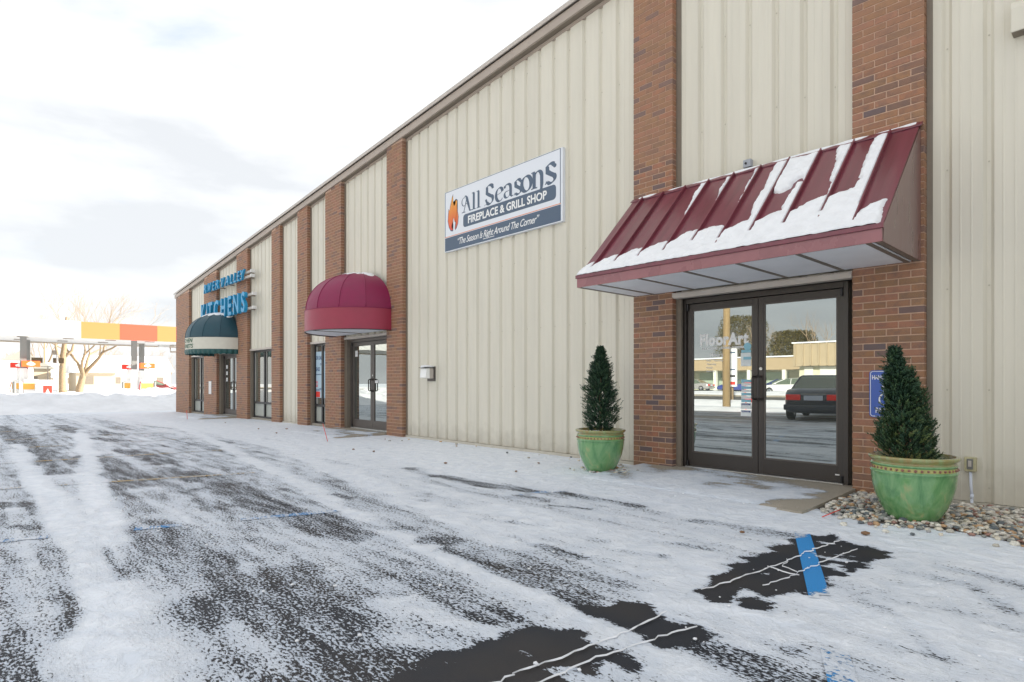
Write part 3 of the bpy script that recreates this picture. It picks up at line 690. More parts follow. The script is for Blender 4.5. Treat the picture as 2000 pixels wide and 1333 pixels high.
# double doors ---------------------------------------------------
def double_door(xa, xb, zb, zt, y=.20, st=.062, label=None, w_in=None, lm='bronze'):
    f = MB(); fw = .045
    f.box(xa, xa+fw, y-.05, y+.10, zb, zt); f.box(xb-fw, xb, y-.05, y+.10, zb, zt); f.box(xa+fw, xb-fw, y-.05, y+.10, zt-fw-.02, zt)
    fr = obj('door_frame', f, M[lm], bld, bevel=.003)
    th = MB(); th.box(xa+fw, xb-fw, y-.07, y+.1, zb-.02, zb+.012); obj('threshold', th, M['alu'], fr)
    mid = (xa+xb)/2; leaves = []
    for k, (a, b_) in enumerate(((xa+fw+.006, mid-.003), (mid+.003, xb-fw-.006))):
        m_ = MB(); z0, z1 = zb+.016, zt-fw-.026; bt = .17; tt = .075
        m_.box(a, a+st, y-.022, y+.022, z0, z1); m_.box(b_-st, b_, y-.022, y+.022, z0, z1)
        m_.box(a+st, b_-st, y-.022, y+.022, z0, z0+bt); m_.box(a+st, b_-st, y-.022, y+.022, z1-tt, z1)
        lf = obj('door_leaf', m_, M[lm], fr, bevel=.002)
        g = MB(); g.box(a+st, b_-st, y-.004, y+.004, z0+bt, z1-tt); gl = obj('glass_pane', g, M['glass'], fr)
        bd_ = MB(); e = .014
        for (q0, q1, r0, r1) in ((a+st, a+st+e, z0+bt, z1-tt), (b_-st-e, b_-st, z0+bt, z1-tt), (a+st+e, b_-st-e, z0+bt, z0+bt+e), (a+st+e, b_-st-e, z1-tt-e, z1-tt)):
            bd_.box(q0, q1, y-.016, y-.0045, r0, r1)
        obj('glazing_bead', bd_, M['bronze2'], fr)
        hx = (b_-st/2) if k == 0 else (a+st/2); s_ = -1 if k == 0 else 1
        h = MB(); hz = 1.0+zb
        h.tube([(hx, y-.02, hz-.13), (hx, y-.075, hz-.13), (hx+s_*.0, y-.095, hz-.115), (hx, y-.095, hz+.115), (hx, y-.075, hz+.13), (hx, y-.02, hz+.13)], .0125, 8)
        h.box(hx-.022, hx+.022, y-.03, y-.0225, hz-.155, hz-.105); h.box(hx-.022, hx+.022, y-.03, y-.0225, hz+.105, hz+.155)
        obj('pull_handle', h, M['bronze'], fr, smooth=False)
        hg = MB(); hxx = (a+.012) if k == 0 else (b_-.012)
        for hz2 in (z0+.02, z1-.05): hg.tube([(hxx, y-.045, hz2-.03), (hxx, y-.045, hz2+.05)], .014, 8)
        obj('hinge', hg, M['black'], fr)
        leaves.append((a+st, b_-st, z0+bt, z1-tt))
    lk = MB(); lk.tube([(mid+.035, y-.022, zb+1.22), (mid+.035, y-.035, zb+1.22)], .018, 12); obj('lock_cylinder', lk, M['alu'], fr)
    return fr, leaves
zb_main = .055
xa = PX[7][1]; xb = PX[8][0]
dxa = wx(1334.5, .16); dxb = wx(1660, .2)
jamb(xa, 1, -.05, 2.24-.056, .105, .30, dxa-xa-.002)
fr_main, lv = double_door(dxa, dxb, zb_main, 2.17)
hd = MB(); hd.box(xa+.05, xb, .05, .3, 2.172, 2.184); obj('door_head', hd, M['bronze'], bld)
if True:   # lettering and notices on the main doors
    a, b_, z0, z1 = lv[0]; yv = .1935
    W_ = b_-a
    put_text('shop_lettering', 'FloorArt', a+.09*W_/.7, 1.575, yv, .2, M['letter_w'], fr_main, width=.80*W_, height=.14, offset=.010, space=1.08)
    put_text('shop_lettering', 'TILE \u2022 CARPET \u2022 STONE \u2022 HARDWOOD', a+.12, 1.522, yv, .05, M['letter_w'], fr_main, width=.80*W_, height=.028, offset=.002)
    put_text('hours_lettering', 'Hours', a+.235, 1.43, yv, .07, M['letter_w'], fr_main, height=.052)
    for k, s_ in enumerate(('Mon - Thursday', 'Thursday', 'Friday', 'Saturday')):
        put_text('hours_lettering', s_, a+.19, 1.375-.043*k, yv, .034, M['letter_w'], fr_main, height=.022)
    def card(px0, px1, py0, py1, mat_, y=yv, name='notice'):
        m_ = MB(); xa_, xb_ = wx(px0, y), wx(px1, y); m_.box(xa_, xb_, y-.001, y+.0005, wz(px0, py1, y), wz(px0, py0, y)); return obj(name, m_, mat_, fr_main)
    pap = mat('notice_paper', (.70,.74,.74), .6, noise=.1, nscale=20); pale = mat('pale_blue_print', (.25,.50,.60), .6); navy = mat('navy_print', (.03,.06,.20), .6); red_p = mat('red_print', (.6,.04,.03), .6)
    card(1447,1467,690,716, pap); card(1448,1467,684,689.5, pale); card(1452,1467,697.5,703, pale, yv-.002)
    for k in range(7): card(1448,1467,742+6.4*k,747.5+6.4*k, pale if k % 2 == 0 else pap)
    for y0_ in (787, 801):
        card(1447,1467,y0_,y0_+12, pap); card(1448.5,1465.5,y0_+1.5,y0_+4.5, navy, yv-.002)
        put_text('notice_lettering', 'OPEN HOURS', wx(1449, yv), wz(1449, y0_+4.2, yv), yv-.0035, .012, M['letter_w'], fr_main, height=.011, width=.085)
    rnd = MB(); xc, zc = wx(1460, yv), wz(1460, 677, yv)
    rnd.add([(xc+.045*math.cos(t*math.pi/10), yv-.001, zc+.045*math.sin(t*math.pi/10)) for t in range(20)], [tuple(range(20))[::-1]]); obj('round_sticker', rnd, pale, fr_main)
    card(1631,1639.5,926,928.6, M['white'], .177, 'door_sticker')
# maroon-awning doors and green-awning doors
xa, xb = PX[5][1], PX[6][0]; zb3 = float(gnd_z(xa))+.055
jamb(xa, 1, zb3-.1, WH-.04, .10, .30, .10); fr3, lv3 = double_door(xa+.10, xb, zb3, 2.12, y=.24, st=.075, lm='bronze2')
put_text('door_lettering', 'PUSH', lv3[1][0]+.02, 1.12, .232, .03, M['redflag'], fr3)
m_ = MB(); m_.box(lv3[1][0]+.01, lv3[1][0]+.16, .231, .232, 1.10, 1.16); obj('notice', m_, M['white'], fr3)
m_ = MB(); m_.box(lv3[0][0]+.03, lv3[0][0]+.15, .231, .232, 1.72, 1.86); obj('notice', m_, M['white'], fr3)
xa, xb = PX[1][1], PX[2][0]; zb2 = float(gnd_z(xa))+.07
jamb(xa, 1, zb2-.1, WH-.04, .10, .30, .13); fr2, lv2 = double_door(xa+.13, xb, zb2, 2.10, y=.24, st=.085, lm='bronze2')
for k in range(3): m_ = MB(); m_.box(lv2[0][0]+.04, lv2[0][0]+.2, .231, .232, 1.15+.22*k, 1.28+.22*k); obj('notice', m_, M['white'], fr2)

# FOR SALE poster in the third window
yv = .19
xs, xe = wx(615.5, yv), PX[5][0]-.05
post = MB(); post.box(xs, xe, yv-.004, yv, wz(616,777,yv), wz(616,688,yv)); po = obj('lease_poster', post, mat('poster', (.45,.60,.70), .5)); tag(po, 'pale blue FOR SALE OR LEASE poster in the window below the maroon dome awning', 'poster')
ORG[po.name] = Vector((0,0,0))
navy2 = mat('poster_navy', (.03,.08,.22), .5)
for s_, py, hh in (('FOR SALE', 703, .095), ('OR', 714, .05), ('LEASE', 725, .095), ('warehouse', 733, .04), ('CO', 756, .15)):
    col = M['redflag'] if s_ == 'CO' else navy2
    put_text('poster_lettering', s_, xs+.03 if s_ != 'OR' else xs+.3, wz(620,py,yv), yv-.006, .1, col, po, height=hh, offset=.003)
m_ = MB(); m_.box(xs, xs+.30, yv-.006, yv-.0045, wz(616,776,yv), wz(616,765,yv)); obj('poster_block', m_, M['redflag'], po)
for k in range(2):
    m_ = MB(); m_.tube([(xs+.04+.05*t, yv-.006, wz(620,760,yv)-.03*k-.02*math.sin(t*.7)) for t in range(9)], .006, 5); obj('poster_swoosh', m_, navy2, po)
# white notice on the second pillar
m_ = MB(); m_.box(wx(408.2), wx(413.2), -.012, -.003, wz(410,770), wz(410,745)); nt_ = obj('wall_notice', m_, M['white']); tag(nt_, 'narrow white notice board on the brick pillar below the green awning', 'notice')

# ------------------------------------------------------------------ metal awning over the main doors
AX0, AX1, AYF, AZS, AZF, AZT = -4.70, -1.483, -1.155, 2.252, 2.385, 3.53
aw = thing('metal_awning', 'burgundy standing seam metal awning with melting snow above the double glass doors', 'awning', (AX0, -.02, AZS))
def slope(v, lift=0.0):                      # v 0 at the front lip, 1 at the wall
    ny, nz = -(AZT-AZF), (0-AYF); l = math.hypot(ny, nz); ny, nz = ny/l, nz/l
    return AYF+.02+(0-.012-AYF-.02)*v + ny*lift, AZF+(AZT-AZF)*v + nz*lift
seams = [AX0+.165+.3135*k for k in range(10)]
edges = [AX0] + seams + [AX1]
for a, b_ in zip(edges[:-1], edges[1:]):
    m_ = MB(); n = 9
    for i in range(n):
        x = a+(b_-a)*i/(n-1); bow = .0015*math.sin(math.pi*i/(n-1)*3)
        for v in (0, 1):
            y, z = slope(v, bow); m_.v.append((x, y, z))
        for v in (0, 1):
            y, z = slope(v, bow-.006); m_.v.append((x, y, z))
    for i in range(n-1):
        q = 4*i; m_.f += [(q, q+4, q+5, q+1), (q+2, q+3, q+7, q+6)]
    m_.f += [(0, 1, 3, 2), (4*n-4, 4*n-2, 4*n-1, 4*n-3)]
    obj('roof_panel', m_, M['maroon'], aw, fix=False)
for x in seams:
    m_ = MB(); P = []
    for v in (0.0, .985):
        for l_ in (.001, .036):
            y, z = slope(v, l_); P.append((y, z))
    m_.add([(x-.006, *P[0]), (x+.006, *P[0]), (x+.006, *P[1]), (x-.006, *P[1]), (x-.006, *P[2]), (x+.006, *P[2]), (x+.006, *P[3]), (x-.006, *P[3])],
           [(0,1,2,3), (4,7,6,5), (0,4,5,1), (1,5,6,2), (2,6,7,3), (3,7,4,0)])
    obj('standing_seam', m_, M['maroon'], aw)
m_ = MB(); m_.box(AX0-.015, AX1+.012, AYF-.012, AYF+.02, AZF-.028, AZF+.012); obj('front_lip', m_, M['maroon'], aw, bevel=.003)
m_ = MB(); m_.box(AX0, AX1, AYF+.002, AYF+.02, AZS, AZF-.029); obj('fascia', m_, M['maroon_fascia'], aw)
m_ = MB(); m_.hexa([(AX0-.02, -.055, AZT-.035), (AX1+.02, -.055, AZT-.035), (AX1+.02, -.002, AZT-.01), (AX0-.02, -.002, AZT-.01), (AX0-.02, -.055, AZT-.022), (AX1+.02, -.055, AZT-.022), (AX1+.02, -.002, AZT+.02), (AX0-.02, -.002, AZT+.02)])
obj('wall_flashing', m_, M['maroon'], aw)
for x, s_ in ((AX1, 1), (AX0, -1)):
    m_ = MB(); xx0, xx1 = x-.004*s_, x+.004*s_
    pr = [(AYF+.02, AZS), (-.004, AZS), (-.004, AZT-.02), slope(.02, -.008)]
    m_.extrude_poly(pr, lambda p_, d: (d, p_[0], p_[1]), xx0, xx1); obj('end_panel', m_, M['maroon_side'], aw)
# soffit with bars
bars = [AX0+.11+.575*k+.0 for k in range(6)]
for k in range(7):
    a = AX0+.03 if k == 0 else AX0+.16+.55*(k-1)+.0
    pass
cuts = [AX0+.025] + [wx(1278,0)+.56*k for k in range(6)] + [AX1-.052]
for a, b_ in zip(cuts[:-1], cuts[1:]):
    m_ = MB(); m_.box(a+.018, b_-.018, AYF+.03, -.012, AZS+.004, AZS+.012); obj('soffit_panel', m_, M['soffit'], aw)
for x in cuts[1:-1]:
    m_ = MB(); m_.box(x-.02, x+.02, AYF+.025, -.008, AZS-.002, AZS+.014); obj('soffit_bar', m_, M['soffit_bar'], aw)
for xa_, xb_ in ((AX0+.004, AX0+.042), (AX1-.048, AX1-.006)): m_ = MB(); m_.box(xa_, xb_, AYF+.021, -.008, AZS-.001, AZS+.014); obj('soffit_edge', m_, M['soffit_bar'], aw)
# header rail between soffit and doors
m_ = MB(); m_.box(PX[7][1]+.03, PX[8][0]+.0, -.03, .069, 2.165, 2.225); hr = obj('header_rail', m_, M['tan_lt'], bld, bevel=.004)

# snow lying on the awning
def snow_sheet(name, fld, place, nu, nv, thick, label, mat_=None):
    U = np.linspace(0, 1, nu); V = np.linspace(0, 1, nv); f = fld(*np.meshgrid(U, V, indexing='ij'))
    vs_, id_ = [], -np.ones((nu, nv), int)
    need = np.zeros((nu, nv), bool); pos = f > 0
    cell = pos[:-1,:-1] | pos[1:,:-1] | pos[:-1,1:] | pos[1:,1:]
    need[:-1,:-1] |= cell; need[1:,:-1] |= cell; need[:-1,1:] |= cell; need[1:,1:] |= cell
    for i, j in zip(*np.nonzero(need)):
        h = thick*math.sqrt(min(max(f[i,j], 0), 1)) if f[i,j] > 0 else -.004
        if f[i,j] > 0: h *= .85+.3*float(vnoise(U[i]*70, V[j]*30, 4))
        id_[i,j] = len(vs_); vs_.append(place(U[i], V[j], h))
    F_ = [(id_[i,j], id_[i+1,j], id_[i+1,j+1], id_[i,j+1]) for i, j in zip(*np.nonzero(cell))]
    me = mkmesh(name, vs_, F_, mat_ or M['snow'], True); o = bpy.data.objects.new(name, me); C.objects.link(o); o['kind'] = 'stuff'; o['label'] = label; return o
E_ = np.array(edges)
band = np.array([.10,.13,.17,.19,.215,.30,.245,.275,.30,.375,.385,.15])
# per roof panel: (top v, bottom v, width share at top, width share at bottom) of the streak beside its right seam
streak = {3:(.965,.42,.34,.04), 4:(.95,.62,.26,.10), 5:(.97,.43,.22,.03), 6:(.965,.0,.46,.30), 8:(.955,.40,.46,.08), 9:(.965,.1,.42,.36)}
def awn_field(U, V):
    X = AX0 + U*(AX1-AX0); i = np.clip(np.searchsorted(E_, X.ravel(), 'right').reshape(X.shape)-1, 0, 10)
    a = E_[i]; b_ = E_[i+1]; t = (X-a)/(b_-a)
    n = fbm(X*9, V*12, 61, 4)-.5; n2 = fbm(X*30, V*40, 67, 3)-.5
    bb = band[i]*(1-t)+band[np.minimum(i+1, 11)]*t
    bb = np.where(i == 10, .15+.05*t, bb)
    f = (bb + n*.05 + n2*.02 + .045*np.sin(t*2.2) - V)/.05
    for k, (vt, vb, w0, w1) in streak.items():
        m = i == k; s = np.clip((vt-V)/(vt-vb), 0, 1); w = w0*(1-s)+w1*s
        g = (t - (1-w) + (n*.22+n2*.10)) / .12
        g = np.minimum(g, (vt-V+n*.03)/.02); g = np.minimum(g, (V-vb)/.03)
        f = np.where(m, np.maximum(f, g), f)
    m = i == 7                                   # the well covered panel
    g = np.minimum((V-(.60-.05*np.sin(t*6)+n*.12))/.03, (.965-V+n*.04)/.02)
    g2 = np.minimum((t-.70+n*.25)/.10, (.62-V)/.02)
    f = np.where(m, np.maximum(f, np.maximum(g, g2)), f)
    near = np.minimum(np.abs(X-a), np.abs(b_-X)); f = np.where((near < .014) & (V > bb*.55) & (i < 11), -1, f)
    f = np.minimum(f, (X-AX0-.0)/.01); f = np.minimum(f, (AX1-.035-X-n*.05)/.02); f = np.minimum(f, (V+.005)/.012)
    return f
def awn_place(u, v, h):
    y, z = slope(v, h); return (AX0+u*(AX1-AX0), y-.012*(1-min(v*12,1)), z)
snow_sheet('snow_on_awning', awn_field, awn_place, 420, 210, .039, 'melting snow with bare streaks lying on the metal awning')
# thin line of snow on the flashing
m_ = MB(); xs_ = np.linspace(AX0+.08, AX1-.03, 90)
for i in range(len(xs_)-1):
    x = xs_[i]
    if vnoise(x*2.2, 3.3, 8) < .27 and i < 60: continue
    h0 = .002+.012*float(vnoise(x*9, 1, 5)); x1_ = xs_[i+1]; h1 = .002+.012*float(vnoise(x1_*9, 1, 5))
    m_.hexa([(x, -.045, AZT-.018), (x1_, -.045, AZT-.018), (x1_, .0, AZT+.012), (x, .0, AZT+.012), (x, -.040, AZT-.018+h0*.6), (x1_, -.040, AZT-.018+h1*.6), (x1_, .0, AZT+.018+h1), (x, .0, AZT+.018+h0)])
so = obj('snow_on_flashing', m_, M['snow'], kind='stuff', label='thin line of snow along the top of the metal awning', fix=False)

# ------------------------------------------------------------------ dome awnings
def dome(cx, a, b, z0, zv, ht, name, label, mdome, mval, zw=None):
    t = thing(name, label, 'awning', (cx, 0, z0))
    G = 7; ng = 8; nt = 18
    def ell(phi, k=1.0, gore=True):
        g = phi/(math.pi/G); fr_ = g-math.floor(g)-.5; half = math.pi/G/2
        r_ = 1.0
        if gore: r_ = 1-.55*(1-math.cos(half)/math.cos(fr_*2*half))
        return cx + a*k*r_*math.cos(phi), -b*k*r_*math.sin(phi)-.002
    for gI in range(G):
        m_ = MB(); P0 = gI*math.pi/G
        for i in range(nt+1):
            th = (math.pi/2)*i/nt*.985
            k = math.cos(th)**.86; z = zv + ht*math.sin(th)
            for j in range(ng+1):
                ph = P0+(math.pi/G)*min(max(j/ng, .0), 1.0)*.9999; x, y = ell(ph if j < ng else P0+math.pi/G*.99999, k)
                m_.v.append((x, y, z))
        for i in range(nt):
            for j in range(ng): q = i*(ng+1)+j; m_.f.append((q, q+1, q+ng+2, q+ng+1))
        obj('canopy_gore', m_, mdome, t, smooth=True, fix=False)
    for gI in range(1, G):
        ph = gI*math.pi/G; pts = []
        for i in range(nt+1):
            th = (math.pi/2)*i/nt*.97; x, y = ell(ph, math.cos(th)**.86+.002, False); pts.append((x, y, zv+ht*math.sin(th)))
        m_ = MB(); m_.tube(pts, .009, 6); obj('seam', m_, mdome, t, smooth=True)
    zz = zw if zw is not None else z0
    m_ = MB(); n = 72
    for i in range(n+1):
        ph = math.pi*i/n; x, y = ell(ph, 1.004, False); m_.v += [(x, y, zv+.004), (x, y, zz)]
    for i in range(n): m_.f.append((2*i, 2*i+1, 2*i+3, 2*i+2))
    obj('valance', m_, mval, t, smooth=True, fix=False)
    m_ = MB(); m_.tube([(*ell(math.pi*i/48, 1.005, False), zv) for i in range(49)], .008, 6); obj('valance_welt', m_, mdome, t, smooth=True)
    ring = [(*ell(math.pi*i/n, .99, False), z0+.012) for i in range(n+1)]
    m_ = MB(); m_.add(ring, [tuple(range(n+1))]); obj('soffit', m_, M['soffit'], t, fix=False)
    m_ = MB(); m_.box(cx-.02, cx+.02, -b*.99, -.02, z0+.002, z0+.010); obj('soffit_bar', m_, M['soffit_bar'], t)
    return t, ell
d1, ell1 = dome(-12.05, 1.245, 1.20, 2.205, 2.655, .86, 'dome_awning', 'maroon canvas dome awning with a rim of snow over a glass door', M['canvas_m'], M['canvas_m2'])
m_ = MB(); m_.tube([(*ell1(math.pi*i/48, 1.004, False), 2.205) for i in range(49)], .010, 6); obj('hem', m_, M['black'], d1, smooth=True)
d2, ell2 = dome(-21.45, 1.25, 1.20, 2.15, 2.575, .87, 'dome_awning', 'dark green canvas dome awning with a white lettered band and ragged lower edge', M['canvas_g'], M['canvas_w'], zw=2.185)
m_ = MB(); n = 110   # ragged green skirt
for i in range(n+1):
    ph = math.pi*i/n; r_ = 1.006+.012*math.sin(i*1.3)+.006*random.random(); x, y = ell2(ph, r_, False); x2, y2 = ell2(ph, r_-.02, False)
    zl = 2.02+.018*abs(math.sin(i*.63))+.01*random.random(); xt, yt = ell2(ph, 1.006, False)
    m_.v += [(xt, yt, 2.19), (x, y, 2.12), (x2, y2, zl)]
for i in range(n):
    q = 3*i; m_.f += [(q, q+1, q+4, q+3), (q+1, q+2, q+5, q+4)]
obj('skirt', m_, M['canvas_g2'], d2, smooth=True, fix=False)
green_ink = mat('green_ink', (.02,.12,.06), .5)
def on_band(cx, a, b, lift):
    def fn_(u, v, w_):
        ph = math.pi/2 - u/1.20; k = 1.012; return (cx + a*k*math.cos(ph), -b*k*math.sin(ph)-.004, v + lift)
    return fn_
put_text('awning_lettering', 'KITCHEN', 0, 0, 0, .17, green_ink, d2, width=.86, height=.13, shear=.2, offset=.003, align='CENTER', fn=on_band(-21.45,1.25,1.2,2.41))
put_text('awning_lettering', 'CABINETS', 0, 0, 0, .17, green_ink, d2, width=.92, height=.13, shear=.2, offset=.003, align='CENTER', fn=on_band(-21.45,1.25,1.2,2.23))
def dome_snow(cx, a, b, zv, ht, seed, cut, label):
    def fld(U, V):
        ph = U*math.pi; lim = cut + .16*(fbm(U*9, U*0+seed, seed, 3)-.5) + .05*np.cos(U*math.pi*7*2) - .10*(U < .16)*1.0
        return (V-lim)/.10
    def place(u, v, h):
        ph = u*math.pi; th = (math.pi/2)*(.2+.8*v); k = math.cos(th)**.86; nz = math.sin(th)
        rr_ = k + h/a*math.cos(th); return (cx+a*rr_*math.cos(ph), -b*rr_*math.sin(ph)-.004, zv+ht*math.sin(th)+h*nz)
    return snow_sheet('snow_on_dome', fld, place, 150, 80, .028, label)
dome_snow(-12.05, 1.245, 1.20, 2.655, .86, 5, .76, 'snow cap on the crown of the maroon dome awning')
dome_snow(-21.45, 1.25, 1.20, 2.575, .87, 9, .60, 'snow cap on the crown of the green dome awning')

# ------------------------------------------------------------------ shop sign
SX0, SX1, SZ0, SZ1, SY = wx(868.6,.04), wx(1098.9,.04), wz(868.9,494,.04), wz(868.3,377.6,.04), .04
sg = thing('shop_sign', 'white rectangular All Seasons fireplace and grill shop sign with flame on the cream wall', 'sign', (SX0, .1, SZ0))
W_, H_ = SX1-SX0, SZ1-SZ0
m_ = MB(); m_.box(SX0, SX1, SY, .10, SZ0, SZ1); obj('board', m_, M['signwhite'], sg, bevel=.003)
def sq(u0, u1, v0, v1, lift=.0008):
    m_ = MB(); y = SY-lift; m_.add([(SX0+u0*W_, y, SZ0+v0*H_), (SX0+u1*W_, y, SZ0+v0*H_), (SX0+u1*W_, y, SZ0+v1*H_), (SX0+u0*W_, y, SZ0+v1*H_)], [(0,1,2,3)]); return m_
obj('footer_band', sq(.004, .988, .012, .232), M['slate'], sg, fix=False)
obj('orange_rule', sq(.004, .988, .240, .250), M['orange'], sg, fix=False)
b_ = MB()
for q in (sq(.004,.982,.985,.993), sq(.004,.009,.25,.985), sq(.982,.987,.25,.993)): b_.add(q.v, q.f)
obj('border_line', b_, M['slate'], sg, fix=False)
# rounded bar
pts = []; u0, u1, v0, v1, rr = .188, .955, .325, .530, .055
for cu_, cv_, a0 in ((u1-rr*H_/W_, v1-rr, 0), (u0+rr*H_/W_, v1-rr, 90), (u0+rr*H_/W_, v0+rr, 180), (u1-rr*H_/W_, v0+rr, 270)):
    for k in range(7): t_ = R(a0+15*k); pts.append((SX0+(cu_+rr*H_/W_*math.cos(t_))*W_, SY-.0008, SZ0+(cv_+rr*math.sin(t_))*H_))
m_ = MB(); m_.add(pts, [tuple(range(len(pts)))[::-1]]); obj('name_bar', m_, M['slate'], sg, fix=False)
put_text('sign_lettering', 'FIREPLACE & GRILL SHOP', SX0+.235*W_, SZ0+.372*H_, SY-.0018, .15, M['letter_w'], sg, width=.655*W_, height=.118*H_, offset=.0045)
put_text('sign_lettering', '\u201cThe Season Is Right Around The Corner\u201d', SX0+.135*W_, SZ0+.078*H_, SY-.0018, .12, M['letter_w'], sg, width=.70*W_, height=.105*H_, shear=.38, offset=.0008, space=.9)
m_ = sq(.375, .475, .048, .058, .0018); obj('underline', m_, M['letter_w'], sg, fix=False)
# display lettering drawn with a broad pen: thick downstrokes, hairline turns
nib = MB(); layer = [0]
def arc(cx_, cy_, rx, ry, a0, a1, n=16): return [(cx_+rx*math.cos(R(a0+(a1-a0)*i/n)), cy_+ry*math.sin(R(a0+(a1-a0)*i/n))) for i in range(n+1)]
def pen(ox, pts, sc=1.0, thick=.19, thin=.045, ang=18, taper=True, ball=0):
    layer[0] += 1; y = SY-.0016-.00018*(layer[0] % 9); L_, R_ = [], []; n = len(pts)
    for i, p_ in enumerate(pts):
        a_ = pts[max(i-1,0)]; c_ = pts[min(i+1,n-1)]; dx_, dz_ = c_[0]-a_[0], c_[1]-a_[1]; l_ = math.hypot(dx_, dz_) or 1; dx_, dz_ = dx_/l_, dz_/l_
        w_ = thin + (thick-thin)*abs(math.sin(math.atan2(dz_, dx_)-R(ang)))**1.6
        if taper and (i < 2 or i > n-3): w_ *= .6
        L_.append((p_[0]-dz_*w_/2, p_[1]+dx_*w_/2)); R_.append((p_[0]+dz_*w_/2, p_[1]-dx_*w_/2))
    T = lambda q: (SX0+(ox+q[0]*sc*.100)*W_, y, SZ0+(.565+q[1]*sc*.255)*H_)
    b0 = len(nib.v); nib.v += [T(q) for q in L_] + [T(q) for q in R_]
    nib.f += [(b0+i, b0+n+i, b0+n+i+1, b0+i+1) for i in range(n-1)]
    if ball:
        layer[0] += 1; y2 = SY-.0016-.00018*(layer[0] % 9); q0 = pts[0] if ball == 1 else pts[-1]
        b0 = len(nib.v); nib.v += [(SX0+(ox+(q0[0]+.075*math.cos(t_*.628))*sc*.100)*W_, y2, SZ0+(.565+(q0[1]+.07*math.sin(t_*.628))*sc*.255)*H_) for t_ in range(10)]; nib.f.append(tuple(range(b0, b0+10))[::-1])
def serif(ox, x, y, w=.36, sc=1.0): pen(ox, [(x-w/2,y),(x,y+.012),(x+w/2,y)], sc, .05, .05, taper=False)
o = .172    # A
pen(o, [(.30,1.0),(.42,.99),(.52,.86),(.66,.45),(.80,.03),(.92,.0)], 1, .20, .05); pen(o, [(.52,.92),(.38,.45),(.22,.02)], 1, .07, .05, taper=False); pen(o, arc(.26,.66,.22,.26,60,330,18)+[(.62,.42)], 1, .07, .035, ball=0); serif(o, .20, .0, .34); serif(o, .92, .0, .3)
for o in (.268, .312): pen(o, [(.18,1.02),(.22,.98),(.22,.03)], 1, .19, .05, taper=False); serif(o, .22, .0, .36); serif(o, .16, 1.02, .22)
o = .378    # S
pen(o, [(.80,.80)]+arc(.52,.80,.28,.24,25,140,12)+[(.30,.62),(.48,.50),(.66,.40)]+arc(.52,.24,.26,.25,35,-150,14)+[(.20,.30)], 1.08, .23, .05, ang=30); serif(o, .80, .90, .14); pen(o, [(.08,-.04),(.20,.02),(.34,.0)], 1.08, .06, .04)
def low_e(o, s=1): pen(o, [(.12,.30),(.40,.36),(.56,.44)]+arc(.36,.44,.20,.20,0,100,8)+arc(.36,.30,.27,.34,115,320,16), s, .19, .04, ang=20)
def low_a(o, s=1): pen(o, arc(.32,.50,.20,.15,160,0,10)+[(.53,.40),(.53,.10),(.60,.01),(.72,.04)], s, .19, .05, ball=1); pen(o, [(.52,.36),(.34,.32)]+arc(.28,.17,.17,.16,110,300,12)+[(.52,.14)], s, .15, .035)
def low_s(o, s=1): pen(o, [(.52,.54)]+arc(.34,.50,.17,.15,30,150,9)+[(.20,.40),(.34,.31),(.46,.24)]+arc(.34,.15,.18,.15,25,-150,12), s, .19, .045, ang=25, ball=1); pen(o, [(.16,.10),(.14,.04),(.10,-.0)], s, .08, .06)
def low_o(o, s=1): pen(o, arc(.36,.32,.27,.32,90,450,28), s, .21, .05, taper=False)
def low_n(o, s=1): pen(o, [(.14,.66),(.20,.60),(.20,.03)], s, .19, .05, taper=False); serif(o, .20, 0, .34, s); serif(o, .14, .66, .2, s); pen(o, [(.22,.46)]+arc(.42,.42,.20,.24,140,10,12)+[(.62,.10),(.60,-.08),(.50,-.20),(.66,-.26)], s, .19, .045)
low_e(.480, 1.15); low_a(.549, 1.2); low_s(.628, 1.28); low_o(.690, 1.32); low_n(.770, 1.34); low_s(.862, 1.62)
obj('display_lettering', nib, M['slate'], sg, fix=False)
# flame
fl = [(.50,.0),(.30,.02),(.14,.14),(.05,.32),(.10,.52),(.12,.64),(.20,.58),(.24,.68),(.32,.80),(.40,.92),(.50,1.0),(.50,.90),(.52,.78),(.60,.68),(.70,.74),(.74,.84),(.86,.80),(.84,.66),(.88,.50),(.95,.34),(.90,.16),(.78,.05),(.66,.01),(.74,.10),(.70,.22),(.62,.24),(.54,.36),(.48,.24),(.40,.18),(.36,.10)]
FU0, FU1, FV0, FV1 = .030, .145, .335, .905
def flame(sc, lift):
    cxm, czm = .5, .42
    return [(SX0+(FU0+(FU1-FU0)*(cxm+(x-cxm)*sc))*W_, SY-lift, SZ0+(FV0+(FV1-FV0)*(czm+(y-czm)*sc))*H_) for x, y in fl]
def ngon(name, pts, mat_, par):
    me = bpy.data.meshes.new(name); bm = bmesh.new(); vs_ = [bm.verts.new(p_) for p_ in pts]; f = bm.faces.new(vs_); bmesh.ops.triangulate(bm, faces=[f]); bm.to_mesh(me); bm.free(); me.materials.append(mat_)
    o0 = ORG[par.name]; me.transform(Matrix.Translation(-o0)); o = bpy.data.objects.new(name, me); C.objects.link(o); o.parent = par; ORG[o.name] = o0; return o
ngon('flame_outline', flame(1.08, .0010), M['slate'], sg)
fm = bpy.data.materials.new('flame_print'); fm.use_nodes = True; N_, L_ = fm.node_tree.nodes, fm.node_tree.links
g_ = N_.new('ShaderNodeNewGeometry'); s2 = N_.new('ShaderNodeSeparateXYZ'); L_.new(g_.outputs['Position'], s2.inputs[0])
mr_ = N_.new('ShaderNodeMapRange'); mr_.inputs[1].default_value = SZ0+FV0*H_; mr_.inputs[2].default_value = SZ0+FV1*H_; L_.new(s2.outputs[2], mr_.inputs[0])
